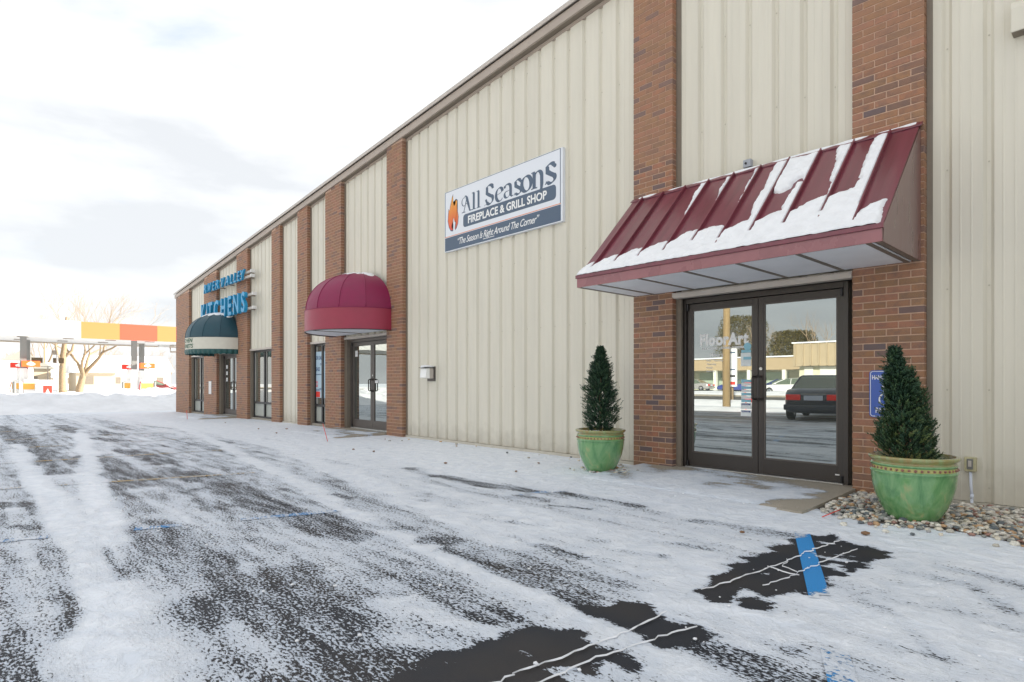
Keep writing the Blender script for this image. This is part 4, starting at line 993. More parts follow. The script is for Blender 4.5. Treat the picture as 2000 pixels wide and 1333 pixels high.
rp = N_.new('ShaderNodeValToRGB'); rp.color_ramp.elements[0].color = (.80,.07,.05,1); rp.color_ramp.elements[1].color = (.85,.42,.05,1); L_.new(mr_.outputs[0], rp.inputs[0]); L_.new(rp.outputs[0], N_['Principled BSDF'].inputs['Base Color'])
ngon('flame_print', flame(1.0, .0018), fm, sg)

# ------------------------------------------------------------------ channel letters
LY = -.26
cl = thing('channel_letter_sign', 'bright blue RIVER VALLEY KITCHENS channel letters on white rails above the green awning', 'sign', (wx(390,LY), 0, 3.3))
for (z, a_, b2) in ((4.50, wx(395,LY), wx(483,LY)), (4.36, wx(395,LY), wx(483,LY)), (3.80, wx(391,LY), wx(486,LY)), (3.38, wx(391,LY), wx(486,LY))):
    m_ = MB(); m_.box(a_, b2, -.15, -.09, z-.035, z+.035); obj('rail', m_, M['tan_lt'], cl)
    m_ = MB(); m_.box(b2, b2+.05, -.17, -.05, z-.045, z+.045); obj('rail_end', m_, M['white'], cl)
    for k in range(5):
        x = a_+(b2-a_)*(k+.5)/5; m_ = MB(); m_.box(x-.02, x+.02, -.09, .10, z-.02, z+.02); obj('bracket', m_, M['taupe'], cl)
def channel(s_, xs0, xs1, z0, hh, shear, thick):
    n = len(s_); 
    me = text_mesh(s_, 1.0, M['blue'], 0, 0, 0); full = max(v.co.x for v in me.vertices); bpy.data.meshes.remove(me)
    for i, ch in enumerate(s_):
        if ch == ' ': continue
        pre = text_mesh(s_[:i+1], 1.0, M['blue']); e1 = max(v.co.x for v in pre.vertices); bpy.data.meshes.remove(pre)
        one = text_mesh(ch, 1.0, M['blue']); w1 = max(v.co.x for v in one.vertices)-min(v.co.x for v in one.vertices); bpy.data.meshes.remove(one)
        k = (xs1-xs0)/full; xl = xs0+(e1-w1)*k
        put_text('letter', ch, xl, z0, LY+.05, 1.0, M['blue'], cl, width=max(w1*k*.80, .05), height=hh, extrude=(.05 if hh > .4 else .034), offset=thick, shear=shear)
channel('KITCHENS', wx(391,LY), wx(479,LY), 3.29, .61, 0, .022)
channel('RIVER VALLEY', wx(395.5,LY), wx(477,LY), 4.29, .30, .22, .012)

# ------------------------------------------------------------------ small wall fixtures
def fixture_lamp():
    xr = wx(851, .1); zc0, zc1 = 1.16, 1.42
    t = thing('wall_lamp', 'small white box wall lamp capped with snow on the cream wall', 'wall lamp', (xr-.12, .1, zc0))
    m_ = MB(); m_.box(xr-.24, xr, .07, .098, zc0-.02, zc1); obj('back_plate', m_, M['bronze2'], t, bevel=.004)
    m_ = MB(); m_.box(xr-.22, xr-.02, -.02, .069, zc0+.03, zc1-.03); obj('housing', m_, M['tan_lt'], t, bevel=.01)
    m_ = MB(); m_.hexa([(xr-.22,-.12,zc0+.045),(xr-.02,-.12,zc0+.045),(xr-.02,-.021,zc0+.03),(xr-.22,-.021,zc0+.03),(xr-.22,-.10,zc1-.035),(xr-.02,-.10,zc1-.035),(xr-.02,-.021,zc1-.03),(xr-.22,-.021,zc1-.03)])
    obj('lens', m_, mat('lamp_lens', (.9,.9,.88), .2, coat=.5), t, bevel=.008)
    m_ = MB(); m_.box(xr-.23, xr-.01, -.13, .068, zc1-.028, zc1-.018); obj('lid', m_, M['black'], t)
    s_ = MB(); pebble_add(s_, (xr-.12, .0, zc1), .16, .22, 3); s = obj('snow_cap', s_, M['snow'], smooth=True, fix=False, kind='stuff', label='small heap of snow on top of the wall lamp')
fixture_lamp()
# outdoor socket and conduit near the right planter
x0_, x1_ = wx(1885,.09), wx(1908,.09)
t = thing('outdoor_socket', 'weathered outdoor socket box with white conduit low on the wall beside the right planter', 'power socket', (x0_, .1, .2))
za, zb_ = wz(1895,921,.07), wz(1895,893,.07)
m_ = MB(); m_.box(x0_, x1_, .045, .098, za, zb_); obj('box', m_, mat('yellowed_plastic', (.50,.46,.28), .5, noise=.15, nscale=30), t, bevel=.006)
m_ = MB(); m_.box(x0_+.02, x1_-.02, .036, .046, za+.02, zb_-.015); obj('cover', m_, mat('grey_cover', (.18,.18,.17), .4), t, bevel=.004)
m_ = MB(); m_.box((x0_+x1_)/2-.012, (x0_+x1_)/2+.012, .031, .037, za+.045, zb_-.03); obj('outlet', m_, M['tan_lt'], t, bevel=.002)
xc = (x0_+x1_)/2
m_ = MB(); m_.tube([(xc, .07, za+.005), (xc+.004, .065, za-.13), (xc+.014, .05, za-.21)], .0115, 10); m_.tube([(xc+.014, .05, za-.20), (xc+.014, .045, za-.24)], .0145, 10); m_.tube([(xc+.014, .045, za-.235), (xc+.012, .04, za-.37)], .0115, 10)
obj('conduit', m_, mat('grey_white_pvc', (.62,.66,.74), .4), t, smooth=True)
# little grey sensor on the awning
xc, zc_ = wx(1458,.03), wz(1458,319,.03)
t = thing('door_sensor', 'small grey square sensor box mounted just above the metal awning', 'sensor', (xc, .1, zc_))
m_ = MB(); m_.box(xc-.045, xc+.045, .035, .098, zc_-.045, zc_+.045); obj('housing', m_, mat('grey_plastic', (.36,.38,.42), .5), t, bevel=.006)
m_ = MB(); m_.tube([(xc-.01, .036, zc_+.0), (xc-.01, .026, zc_)], .013, 12); obj('eye', m_, M['black'], t)
# cream fixture, top right
zf0, zf1 = 4.09, 4.37; xf = wx(1974.5,-.02)
t = thing('light_box', 'cream box fixture with rounded top high on the wall at the right edge', 'light fixture', (xf, .1, zf0))
pr = [(.097,zf0),(-.02,zf0),(-.02,zf0+.20),(.0,zf0+.25),(.04,zf0+.278),(.097,zf0+.285)]
m_ = MB(); m_.extrude_poly(pr, lambda p_, d: (d, p_[0], p_[1]), xf, xf+1.2); obj('housing', m_, M['panel'], t)
m_ = MB(); m_.box(xf+.004, xf+1.19, -.012, .095, zf0-.006, zf0-.0005); obj('underside', m_, M['taupe'], t)
m_ = MB(); m_.box(xf+.09, xf+.16, .02, .098, zf1+.012, zf1+.13); obj('bracket', m_, M['taupe'], t)
# blue parking sign on the right pillar
bx0 = wx(1698,-.012); bz1, bz0 = wz(1698,724,-.012), wz(1698,724,-.012)-.457; bx1 = bx0+.305
t = thing('parking_sign', 'blue handicapped parking sign half hidden behind the right potted evergreen', 'sign', (bx0, 0, bz0))
def rrect(x0, x1, z0, z1, r_, y0, y1):
    p_ = []
    for cx_, cz_, a0 in ((x1-r_, z1-r_, 0), (x0+r_, z1-r_, 90), (x0+r_, z0+r_, 180), (x1-r_, z0+r_, 270)):
        for k in range(6): p_.append((cx_+r_*math.cos(R(a0+18*k)), cz_+r_*math.sin(R(a0+18*k))))
    m_ = MB(); m_.extrude_poly(p_, lambda q, d: (q[0], d, q[1]), y0, y1); return m_
obj('plate', rrect(bx0, bx1, bz0, bz1, .03, -.013, -.010), M['blue_sign'], t)
def ring(x0, x1, z0, z1, r_, w_, y):
    o_, i_ = [], []
    for rr_, lst, e in ((r_, o_, 0), (r_-w_, i_, w_)):
        for cx_, cz_, a0 in ((x1-r_, z1-r_, 0), (x0+r_, z1-r_, 90), (x0+r_, z0+r_, 180), (x1-r_, z0+r_, 270)):
            for k in range(6): lst.append((cx_+rr_*math.cos(R(a0+18*k)), y, cz_+rr_*math.sin(R(a0+18*k))))
    n = len(o_); m_ = MB(); m_.add(o_+i_, [(k, (k+1)%n, n+(k+1)%n, n+k) for k in range(n)]); return m_
obj('border', ring(bx0+.008, bx1-.008, bz0+.008, bz1-.008, .025, .005, -.0138), M['letter_w'], t, fix=False)
put_text('sign_lettering', 'HANDICAPPED', bx0+.024, bz1-.088, -.0138, .05, M['letter_w'], t, width=.257, height=.042, offset=.001)
put_text('sign_lettering', 'PARKING', bx0+.055, bz0+.045, -.0138, .05, M['letter_w'], t, width=.195, height=.05, offset=.001)
wc = MB(); cx_, cz_ = (bx0+bx1)/2, bz0+.21
def bar2(p0, p1, w_):
    d = Vector((p1[0]-p0[0], 0, p1[1]-p0[1])); n_ = Vector((-d.z, 0, d.x)).normalized()*w_/2
    wc.add([(cx_+p0[0]-n_.x, -.0138, cz_+p0[1]-n_.z), (cx_+p1[0]-n_.x, -.0138, cz_+p1[1]-n_.z), (cx_+p1[0]+n_.x, -.0138, cz_+p1[1]+n_.z), (cx_+p0[0]+n_.x, -.0138, cz_+p0[1]+n_.z)], [(0,1,2,3)])
for k in range(14):
    a0, a1 = R(120+k*16.5), R(120+(k+1)*16.5); bar2((.058*math.cos(a0)-.008, .058*math.sin(a0)-.035), (.058*math.cos(a1)-.008, .058*math.sin(a1)-.035), .013)
bar2((-.025,.06), (-.015,-.02), .016); bar2((-.015,-.014), (.045,-.014), .014); bar2((.045,-.01), (.068,-.075), .014); bar2((.068,-.075), (.085,-.068), .012); bar2((-.02,.025), (.03,.025), .012)
wc.add([(cx_-.028+.017*math.cos(k*.5236), -.0138, cz_+.085+.017*math.sin(k*.5236)) for k in range(12)], [tuple(range(12))[::-1]])
obj('wheelchair_symbol', wc, M['letter_w'], t, fix=False)

# ------------------------------------------------------------------ concrete aprons in front of the doors
def apron(x0, x1, y0, y1, zt, seed):
    n = 60; m_ = 24; X = np.linspace(x0, x1, n); Y = np.linspace(y0, y1, m_); A, B = np.meshgrid(X, Y, indexing='ij')
    Z = zt(A, B)
    id_ = np.arange(n*m_).reshape(n, m_); f = np.stack([id_[:-1,:-1], id_[1:,:-1], id_[1:,1:], id_[:-1,1:]], -1).reshape(-1,4).tolist()
    V = np.stack([A, B, Z], -1).reshape(-1,3).tolist(); base = len(V)
    rim = [id_[i,0] for i in range(n)] + [id_[-1,j] for j in range(1,m_)] + [id_[i,-1] for i in range(n-2,-1,-1)] + [id_[0,j] for j in range(m_-2,0,-1)]
    for r_ in rim: V.append((V[r_][0], V[r_][1], -.3))
    k = len(rim); f += [(rim[(i+1)%k], rim[i], base+i, base+(i+1)%k) for i in range(k)]
    me = mkmesh('concrete_apron', V, f, snow_mat('snowy_concrete_%d' % seed, (.36,.32,.26), (.30,.27,.215),           .10, 1.6))
    cv = (.90 + 2.1*(fbm(A*2.2, B*4.0, seed, 5)-.5))
    cv = cv - .62*sstep(-.30, -.06, B) - .95*sstep(x1-.34, x1+.04, A+.45*(fbm(A*3,B*3,seed+5)-.5)) + .5*sstep(-.8, -1.2, B)*(A < x1-.4)
    cv = np.concatenate([cv.ravel(), np.full(k, 0.0)]); a = me.attributes.new('cov','FLOAT','POINT'); a.data.foreach_set('value', cv.astype(np.float32))
    o = bpy.data.objects.new('concrete_apron', me); C.objects.link(o); o['kind'] = 'structure'; return o
apron(-4.55, -2.03, -1.33, .14, lambda x, y: .058 + .030*np.clip(y, -1.5, 0) - .035*sstep(-1.15, -1.33, y)*(x < -2.25), 21)
apron(-13.3, -11.02, -1.25, .20, lambda x, y: .045 + gnd_z(-13) + .02*np.clip(y, -1.5, 0) - .04*sstep(-1.0, -1.25, y), 22)
apron(-22.7, -20.3, -1.25, .20, lambda x, y: .06 + gnd_z(-22) + .02*np.clip(y, -1.5, 0) - .04*sstep(-1.0, -1.25, y), 23)

# ------------------------------------------------------------------ stones: the bed round the planters and loose ones in the snow
def stone_mat():
    m = bpy.data.materials.new('river_stone'); m.use_nodes = True; N, L = m.node_tree.nodes, m.node_tree.links; b = N['Principled BSDF']
    g = N.new('ShaderNodeNewGeometry'); r = N.new('ShaderNodeValToRGB'); e = r.color_ramp.elements
    cols = [(0,(.13,.15,.16)),(.09,(.26,.27,.25)),(.20,(.50,.47,.40)),(.34,(.68,.62,.50)),(.46,(.42,.41,.39)),(.56,(.52,.33,.18)),(.66,(.62,.57,.50)),(.78,(.34,.19,.15)),(.84,(.74,.71,.62)),(1,(.50,.48,.43))]
    e[0].color = (*cols[0][1],1); e[1].color = (*cols[-1][1],1)
    for p, c_ in cols[1:-1]: q = e.new(p); q.color = (*c_,1)
    r.color_ramp.interpolation = 'CONSTANT'
    L.new(g.outputs['Random Per Island'], r.inputs[0])
    n = N.new('ShaderNodeTexNoise'); n.inputs['Scale'].default_value = 60; n.inputs['Detail'].default_value = 5; L.new(g.outputs['Position'], n.inputs['Vector'])
    mr = N.new('ShaderNodeMapRange'); mr.inputs[1].default_value = .3; mr.inputs[2].default_value = .7; mr.inputs[3].default_value = .75; mr.inputs[4].default_value = 1.2; L.new(n.outputs[0], mr.inputs[0])
    vm = N.new('ShaderNodeVectorMath'); vm.operation = 'SCALE'; L.new(r.outputs[0], vm.inputs[0]); L.new(mr.outputs[0], vm.inputs['Scale']); L.new(vm.outputs[0], b.inputs['Base Color'])
    b.inputs['Roughness'].default_value = .6
    return m
M['stone'] = stone_mat()
POT_L, POT_R = (-4.74, -.66), (-1.33, -.90)
st = MB(); rg = random.Random(5); cnt = 0
def density(x, y):
    lim = -1.16 - .10*(x+1.4) + .10*math.sin(x*5)
    if x > -1.98 + .12*max(0, -y-.9) and y < .07:
        if y > lim: return 1.0
        if y > lim-.12: return .35
        if y > lim-.35: return .05
    d = math.hypot((x+4.42)/1.0, (y+.62)/.55)
    if d < .62: return .9*(1-d/.62)**.5 if x > -4.98 else .2
    if x < -4.4 and y > -.55: return .03+.05*max(0, (y+.55)/.55)
    if x < -4.4 and y > -1.1: return .008
    if -4.4 < x < -4.1 and y > -.35 : return .3
    return 0
for layer_ in range(2):
    for i in range(5200 if layer_ == 0 else 3800):
        if i % 3: x = rg.uniform(-2.05, .9); y = rg.uniform(-1.55, .07)
        else: x = rg.uniform(-5.15, -3.9) if i % 2 else rg.uniform(-11, -4.4); y = rg.uniform(-1.3, .07)
        dn = density(x, y)
        if rg.random() > dn: continue
        if layer_ and dn < .6: continue
        if -4.55 < x < -2.0 and -1.36 < y: 
            if not (x < -4.25 and y < -.28): continue
        r_ = rg.choice([.011,.014,.017,.020,.024,.028])*rg.uniform(.85,1.25)
        for P_ in (POT_L, POT_R):
            if math.hypot(x-P_[0], y-P_[1]) < .16: r_ = 0
        if r_ == 0: continue
        pebble_add(st, (x, y, .012 + layer_*.018 + r_*.15), r_, rg.uniform(.5,.75), i+layer_*9999); cnt += 1
sto = obj('gravel', st, M['stone'], smooth=True, kind='stuff', label='mixed river stones round the green planters and along the wall', fix=False)
# earth under the stone bed
bed = MB(); n = 26
xs_ = np.linspace(-2.02, 2.2, n); bed.v = []
for x in xs_: bed.v += [(x, .12, .014), (x, -1.16-.10*(x+1.4)+.10*math.sin(x*5), .009)]
bed.f = [(2*i, 2*i+1, 2*i+3, 2*i+2) for i in range(n-1)]
obj('gravel_bed', bed, mat('wet_earth', (.10,.085,.07), .9, noise=.3, nscale=30, bump=.8), kind='structure', fix=False)

# ------------------------------------------------------------------ planters with clipped evergreens
def glaze():
    m = bpy.data.materials.new('green_glaze'); m.use_nodes = True; N, L = m.node_tree.nodes, m.node_tree.links; b = N['Principled BSDF']
    t = N.new('ShaderNodeTexCoord'); mp_ = N.new('ShaderNodeMapping'); mp_.inputs['Scale'].default_value = (1,1,.30); L.new(t.outputs['Object'], mp_.inputs[0])
    n = N.new('ShaderNodeTexNoise'); n.inputs['Scale'].default_value = 13; n.inputs['Detail'].default_value = 7; n.inputs['Roughness'].default_value = .62; n.inputs['Distortion'].default_value = .6; L.new(mp_.outputs[0], n.inputs['Vector'])
    r = N.new('ShaderNodeValToRGB'); e = r.color_ramp.elements; e[0].position = .30; e[0].color = (.07,.22,.075,1); e[1].position = .76; e[1].color = (.38,.38,.17,1)
    q = e.new(.44); q.color = (.12,.30,.11,1); q = e.new(.58); q.color = (.185,.37,.15,1); L.new(n.outputs[0], r.inputs[0])
    s_ = N.new('ShaderNodeSeparateXYZ'); L.new(t.outputs['Object'], s_.inputs[0])
    hm = N.new('ShaderNodeMapRange'); hm.inputs[1].default_value = .465; hm.inputs[2].default_value = .475; L.new(s_.outputs[2], hm.inputs[0])
    mx_ = N.new('ShaderNodeMix'); mx_.data_type = 'RGBA'; L.new(hm.outputs[0], mx_.inputs[0]); L.new(r.outputs[0], mx_.inputs[6])
    r2_ = N.new('ShaderNodeValToRGB'); r2_.color_ramp.elements[0].position = .35; r2_.color_ramp.elements[0].color = (.30,.20,.06,1); r2_.color_ramp.elements[1].position = .7; r2_.color_ramp.elements[1].color = (.25,.35,.14,1); L.new(n.outputs[0], r2_.inputs[0])
    L.new(r2_.outputs[0], mx_.inputs[7]); L.new(mx_.outputs[2], b.inputs['Base Color'])
    b.inputs['Roughness'].default_value = .16; b.inputs['Specular IOR Level'].default_value = .7; b.inputs['Coat Weight'].default_value = .6; b.inputs['Coat Roughness'].default_value = .06
    bp = N.new('ShaderNodeBump'); bp.inputs['Strength'].default_value = .12; bp.inputs['Distance'].default_value = .01; L.new(n.outputs[0], bp.inputs['Height']); L.new(bp.outputs[0], b.inputs['Normal'])
    return m
M['glaze'] = glaze(); band_m = mat('yellow_glaze_band', (.42,.40,.13), .2, coat=.5, noise=.15, nscale=20); flower_m = mat('brown_rosette', (.25,.10,.07), .3, coat=.4)
def pot(c, k, label):
    t = thing('planter', label, 'planter', (c[0], c[1], 0)); z = 0.0
    prof = [(.0,0.0),(.150,.0),(.168,.012),(.195,.06),(.232,.13),(.262,.21),(.280,.29),(.288,.36),(.289,.385),(.294,.390),(.296,.397),(.291,.404),(.285,.408),(.284,.443),(.290,.448),(.294,.455),(.288,.463),(.281,.468),(.282,.478),(.296,.488),(.306,.500),(.308,.512),(.302,.520),(.285,.522),(.272,.516),(.270,.47),(.268,.44)]
    m_ = MB(); m_.lathe([(r_*k, h*k) for r_, h in prof], (c[0], c[1], z), 72)
    obj('bowl', m_, M['glaze'], t, smooth=True, fix=False)
    m_ = MB(); m_.lathe([(.2855*k,.411*k),(.2862*k,.426*k),(.2855*k,.440*k)], (c[0],c[1],z), 72); obj('glaze_band', m_, band_m, t, smooth=True, fix=False)
    ro = MB()
    for i in range(44):
        a = 2*math.pi*i/44; pebble_add(ro, (c[0]+.287*k*math.cos(a), c[1]+.287*k*math.sin(a), .4255*k), .0105*k, 1.1, i)
    obj('rosettes', ro, flower_m, t, smooth=True, kind='stuff', fix=False)
    m_ = MB(); m_.lathe([(0,.475*k),(.15*k,.478*k),(.270*k,.465*k)], (c[0],c[1],z), 40); obj('soil', m_, M['soil'], t, smooth=True, fix=False)
    return t
kL, kR = 1.02, 1.02
pot(POT_L, kL, 'glazed green planter standing in snow left of the double glass doors')
pot(POT_R, kR, 'glazed green planter standing in the gravel bed right of the double glass doors')
# a little snow in the left planter
sn = MB(); 
for i in range(26): pebble_add(sn, (POT_L[0]-.10+rg.uniform(-.13,.06), POT_L[1]+rg.uniform(-.18,.16), .487), rg.uniform(.025,.06), .35, i)
obj('snow_in_planter', sn, M['snow'], smooth=True, kind='stuff', label='patch of snow on the soil of the left planter', fix=False)

def needle_mat():
    m = bpy.data.materials.new('evergreen'); m.use_nodes = True; N, L = m.node_tree.nodes, m.node_tree.links; b = N['Principled BSDF']
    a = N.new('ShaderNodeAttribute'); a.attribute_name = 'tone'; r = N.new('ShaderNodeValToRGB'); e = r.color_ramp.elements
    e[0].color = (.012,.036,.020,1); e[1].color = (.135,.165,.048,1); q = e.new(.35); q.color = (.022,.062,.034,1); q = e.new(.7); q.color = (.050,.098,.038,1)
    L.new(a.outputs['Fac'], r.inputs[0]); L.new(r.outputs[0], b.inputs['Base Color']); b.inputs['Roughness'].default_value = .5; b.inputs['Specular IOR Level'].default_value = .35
    return m
M['needle'] = needle_mat()
def evergreen(c, z0, h, rfun, lean, label, seed, warm, lobes=()):
    rr = random.Random(seed); t = thing('potted_evergreen', label, 'evergreen', (c[0], c[1], z0))
    m_ = MB(); m_.tube([(c[0], c[1], z0-.05), (c[0]+lean[0]*.5, c[1]+lean[1]*.5, z0+h*.5), (c[0]+lean[0], c[1]+lean[1], z0+h*.93)], [.018,.012,.004], 7); obj('trunk', m_, M['bark'], t, smooth=True)
    V, F, T = [], [], []
    def spray(p, d, ln, tone):
        # a juniper-like tuft: a short axis with scale leaves set round it
        d = d.normalized(); u = d.orthogonal().normalized(); w = d.cross(u); n = rr.randint(9, 13)
        for k in range(n):
            s = k/n; q = p + d*ln*s; a = k*2.4+rr.random(); out = (u*math.cos(a)+w*math.sin(a))
            dd = (d*.9+out*rr.uniform(.5,.95)).normalized(); L_ = ln*rr.uniform(.26,.42)*(1-.35*s); sd_ = dd.cross(out).normalized()*.0030
            b0 = len(V); V.extend([q-sd_, q+sd_, q+dd*L_*.55+sd_*1.25, q+dd*L_, q+dd*L_*.55-sd_*1.25]); F.append((b0, b0+1, b0+2, b0+3, b0+4)); T.extend([tone+rr.uniform(-.07,.07)]*5)
    nb = int(3000*h)
    for i in range(nb):
        s = rr.random()**.85; zz = z0 + h*s; rad = rfun(s)*(.86+.28*rr.random()); a = rr.uniform(0, 6.283)
        lump = 1+.22*math.sin(a*3+s*11+seed)+.14*math.sin(a*5-s*23)+.10*math.sin(s*60+a)
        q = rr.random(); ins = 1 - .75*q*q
        rr_ = rad*lump*ins
        ctr = Vector((c[0]+lean[0]*s, c[1]+lean[1]*s, zz))
        p = ctr + Vector((math.cos(a), math.sin(a), 0))*rr_*.82
        up = rr.uniform(.45, 1.2); d = Vector((math.cos(a+rr.gauss(0,.3)), math.sin(a+rr.gauss(0,.3)), up))
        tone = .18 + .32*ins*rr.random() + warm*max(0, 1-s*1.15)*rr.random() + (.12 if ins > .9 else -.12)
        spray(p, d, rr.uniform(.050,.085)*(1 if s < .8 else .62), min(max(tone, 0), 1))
        if rr.random() < .05 and s < .9: spray(p+Vector((math.cos(a), math.sin(a), .3))*.02, Vector((math.cos(a), math.sin(a), rr.uniform(.3,1))), rr.uniform(.06,.095), min(tone+.1, 1))
    for (s0, s1, ox, oy, rad) in lobes:
        for i in range(int(260*rad/.08)):
            s = rr.uniform(s0, s1); a = rr.uniform(0, 6.283); w_ = rad*math.sqrt(max(0.05, 1-(2*(s-s0)/(s1-s0)-1)**2))*rr.random()**.4
            p = Vector((c[0]+ox+w_*math.cos(a), c[1]+oy+w_*math.sin(a), z0+h*s)); spray(p, Vector((math.cos(a)*.6+ox*3, math.sin(a)*.6+oy*3, 1.1)), rr.uniform(.045,.08), .35+.4*rr.random()*warm*2)
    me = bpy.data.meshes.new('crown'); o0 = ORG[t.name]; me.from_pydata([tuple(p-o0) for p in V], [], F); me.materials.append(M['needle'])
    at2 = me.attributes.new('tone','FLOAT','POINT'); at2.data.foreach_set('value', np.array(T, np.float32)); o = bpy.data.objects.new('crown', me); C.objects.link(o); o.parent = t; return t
def rl(s): return .012 + (.192-.012)*min(1, (1-s)/.62)**.85*(1 if s > .12 else .72+.28*s/.12)
evergreen(POT_L, .50, 1.05, rl, (0,0), 'narrow pointed evergreen in the left green planter', 3, .10)
def rr2(s): return .016 + .172*min(1, (1-s)/.82)**1.25
RV = Vector((SS, CC))
evergreen((POT_R[0]-RV.x*.035, POT_R[1]-RV.y*.035), .49, .90, rr2, (-RV.x*.12, -RV.y*.12), 'broad shaggy evergreen with a bent tip in the right green planter', 8, .55, lobes=((.30,.62,RV.x*.055,RV.y*.055,.08),(.0,.33,RV.x*.13,RV.y*.13,.065),(.10,.34,-RV.x*.17,-RV.y*.17,.06),(.5,.78,-RV.x*.02,-RV.y*.02,.075)))

# marker flags
def flag(name, pts, r_, label):
    m_ = MB(); m_.tube(pts, r_, 6); o = obj(name, m_, M['redflag'], smooth=True); tag(o, label, 'marker'); return o
x, y = gp(640,863,float(gnd_z(-9))); b0 = (x, y, float(gnd_z(x))); u0_ = wall_pt(630.5,828,y); flag('marker_stake', [b0, (u0_[0], y, u0_[1])], .006, 'thin red marker stake leaning in the snow before the maroon awning door')
x, y = gp(366,822,-.1); u0_ = wall_pt(364.5,802,y); flag('marker_stake', [(x,y,float(gnd_z(x))), (u0_[0], y, u0_[1])], .008, 'thin red marker stake in the snow by the far corner pillar')
a_ = gp(1606,1010,.02); b1 = gp(1626,1003,.03); c1 = gp(1642,995.5,.05); flag('red_wire', [(a_[0],a_[1],.02),(b1[0],b1[1],.035),(c1[0],c1[1],.05)], .004, 'bright red bent wire lying at the edge of the gravel')
# leaves and twigs on the snow
lf = MB()
for i, (px, py) in enumerate([(1052,905),(690,878),(1148,915),(440,826),(505,838),(560,838),(1008,921),(730,882),(1690,1042),(1450,1040),(870,905),(540,846)]):
    x, y = gp(px, py, .02); pebble_add(lf, (x, y, .022), .02+.004*(i % 3), .5, i+500)
obj('loose_debris', lf, mat('dead_leaf', (.22,.12,.06), .8), kind='stuff', label='scattered dead leaves and stones on the snow', fix=False)

# ------------------------------------------------------------------ snow bank at the far end of the lot
X = np.linspace(-38, -29.4, 90); Y = np.linspace(-16, 22, 300); A, B = np.meshgrid(X, Y, indexing='ij')
u = (A+29.4)/-8.6
prof = sstep(0, .36, u)*sstep(1.0, .55, u)
edge = sstep(0, .05, u)
hgt = (.98+.10*np.clip((B+6)/14, -.5, 1))*(.75+.5*(fbm(A*.5, B*.35, 91, 4)-.5)) * prof + .42*(fbm(A*1.6, B*1.6, 93, 5)-.5)*edge*prof + .10*(vnoise(A*3.3,B*3.3,95) > .72)*prof*vnoise(A*6,B*6,97)
Z = gnd_z(A) + hgt - .02 + (.0)
id_ = np.arange(A.size).reshape(A.shape); f = np.stack([id_[:-1,:-1], id_[1:,:-1], id_[1:,1:], id_[:-1,1:]], -1).reshape(-1,4).tolist()
me = mkmesh('snow_bank', np.stack([A,B,Z],-1).reshape(-1,3).tolist(), f, M['snow_far'], True); sb = bpy.data.objects.new('snow_bank', me); C.objects.link(sb); sb['kind'] = 'stuff'; sb['label'] = 'ploughed snow bank across the far end of the lot'

# ------------------------------------------------------------------ filling station beyond
GZ = float(gnd_z(-60))
orange_c = mat('canopy_orange', (.85,.215,.07), .45); red_c = mat('canopy_red', (.82,.095,.05), .45); white_c = mat('canopy_white', (.82,.82,.80), .5); grey_c = mat('column_grey', (.20,.20,.19), .6); can_s = mat('canopy_soffit', (.70,.69,.66), .5, noise=.06, nscale=.8)
CXF, CXB, CZB, CZT2 = -60.0, -69.5, CZ+3.62, CZ+5.0
cn = thing('station_canopy', 'wide filling station canopy with white, orange and red fascia', 'canopy', (-64.8, 1, GZ))
def fy(px):   # where a sight line meets the canopy front
    q = (px-1000)/FPX; z = (CXF-CX)/(-CC+q*SS); return CY+z*(SS+q*CC)
ys = [(-40, fy(158), white_c), (fy(158)+.01, fy(234), orange_c), (fy(234)+.01, fy(307), red_c), (fy(307)+.01, fy(372), orange_c), (fy(372)+.01, 26, white_c)]
for y0_, y1_, mm in ys: m_ = MB(); m_.box(CXF-.06, CXF, y0_, y1_, CZB, CZT2); obj('fascia_panel', m_, mm, cn)
m_ = MB(); m_.box(CXB, CXF-.07, -40, 26, CZB+.10, CZT2-.1); obj('deck', m_, can_s, cn)
m_ = MB(); m_.box(CXB-.1, CXB-.005, -40, 26, CZB-.02, CZT2); obj('rear_fascia', m_, mat('canopy_shade', (.50,.42,.32), .6), cn)
for k in range(12):
    y_ = -12+3.0*k
    for xx in (-62.5, -66.5): m_ = MB(); m_.box(xx-.35, xx+.35, y_-.35, y_+.35, CZB+.05, CZB+.098); obj('downlight', m_, M['taupe'], cn)
def col_at(px, X_):
    q = (px-1000)/FPX; z = X_/(-CC+q*SS); return CY+z*(SS+q*CC)
for px, X_ in ((45.5,-62.0),(53,-67.5),(262,-62.0),(276.5,-67.5)):
    y_ = col_at(px, X_); m_ = MB(); m_.box(X_-.22, X_+.22, y_-.2, y_+.2, GZ, CZB+.1); obj('column', m_, grey_c, cn)
    m_ = MB(); m_.box(X_-.26, X_+.26, y_-.24, y_+.24, GZ, GZ+2.4); obj('column_cladding', m_, white_c, cn)
orange_s = mat('pump_orange', (.85,.13,.02), .5); red_s = mat('pump_red', (.75,.04,.02), .5); yell = mat('pump_yellow', (.85,.45,.08), .5)
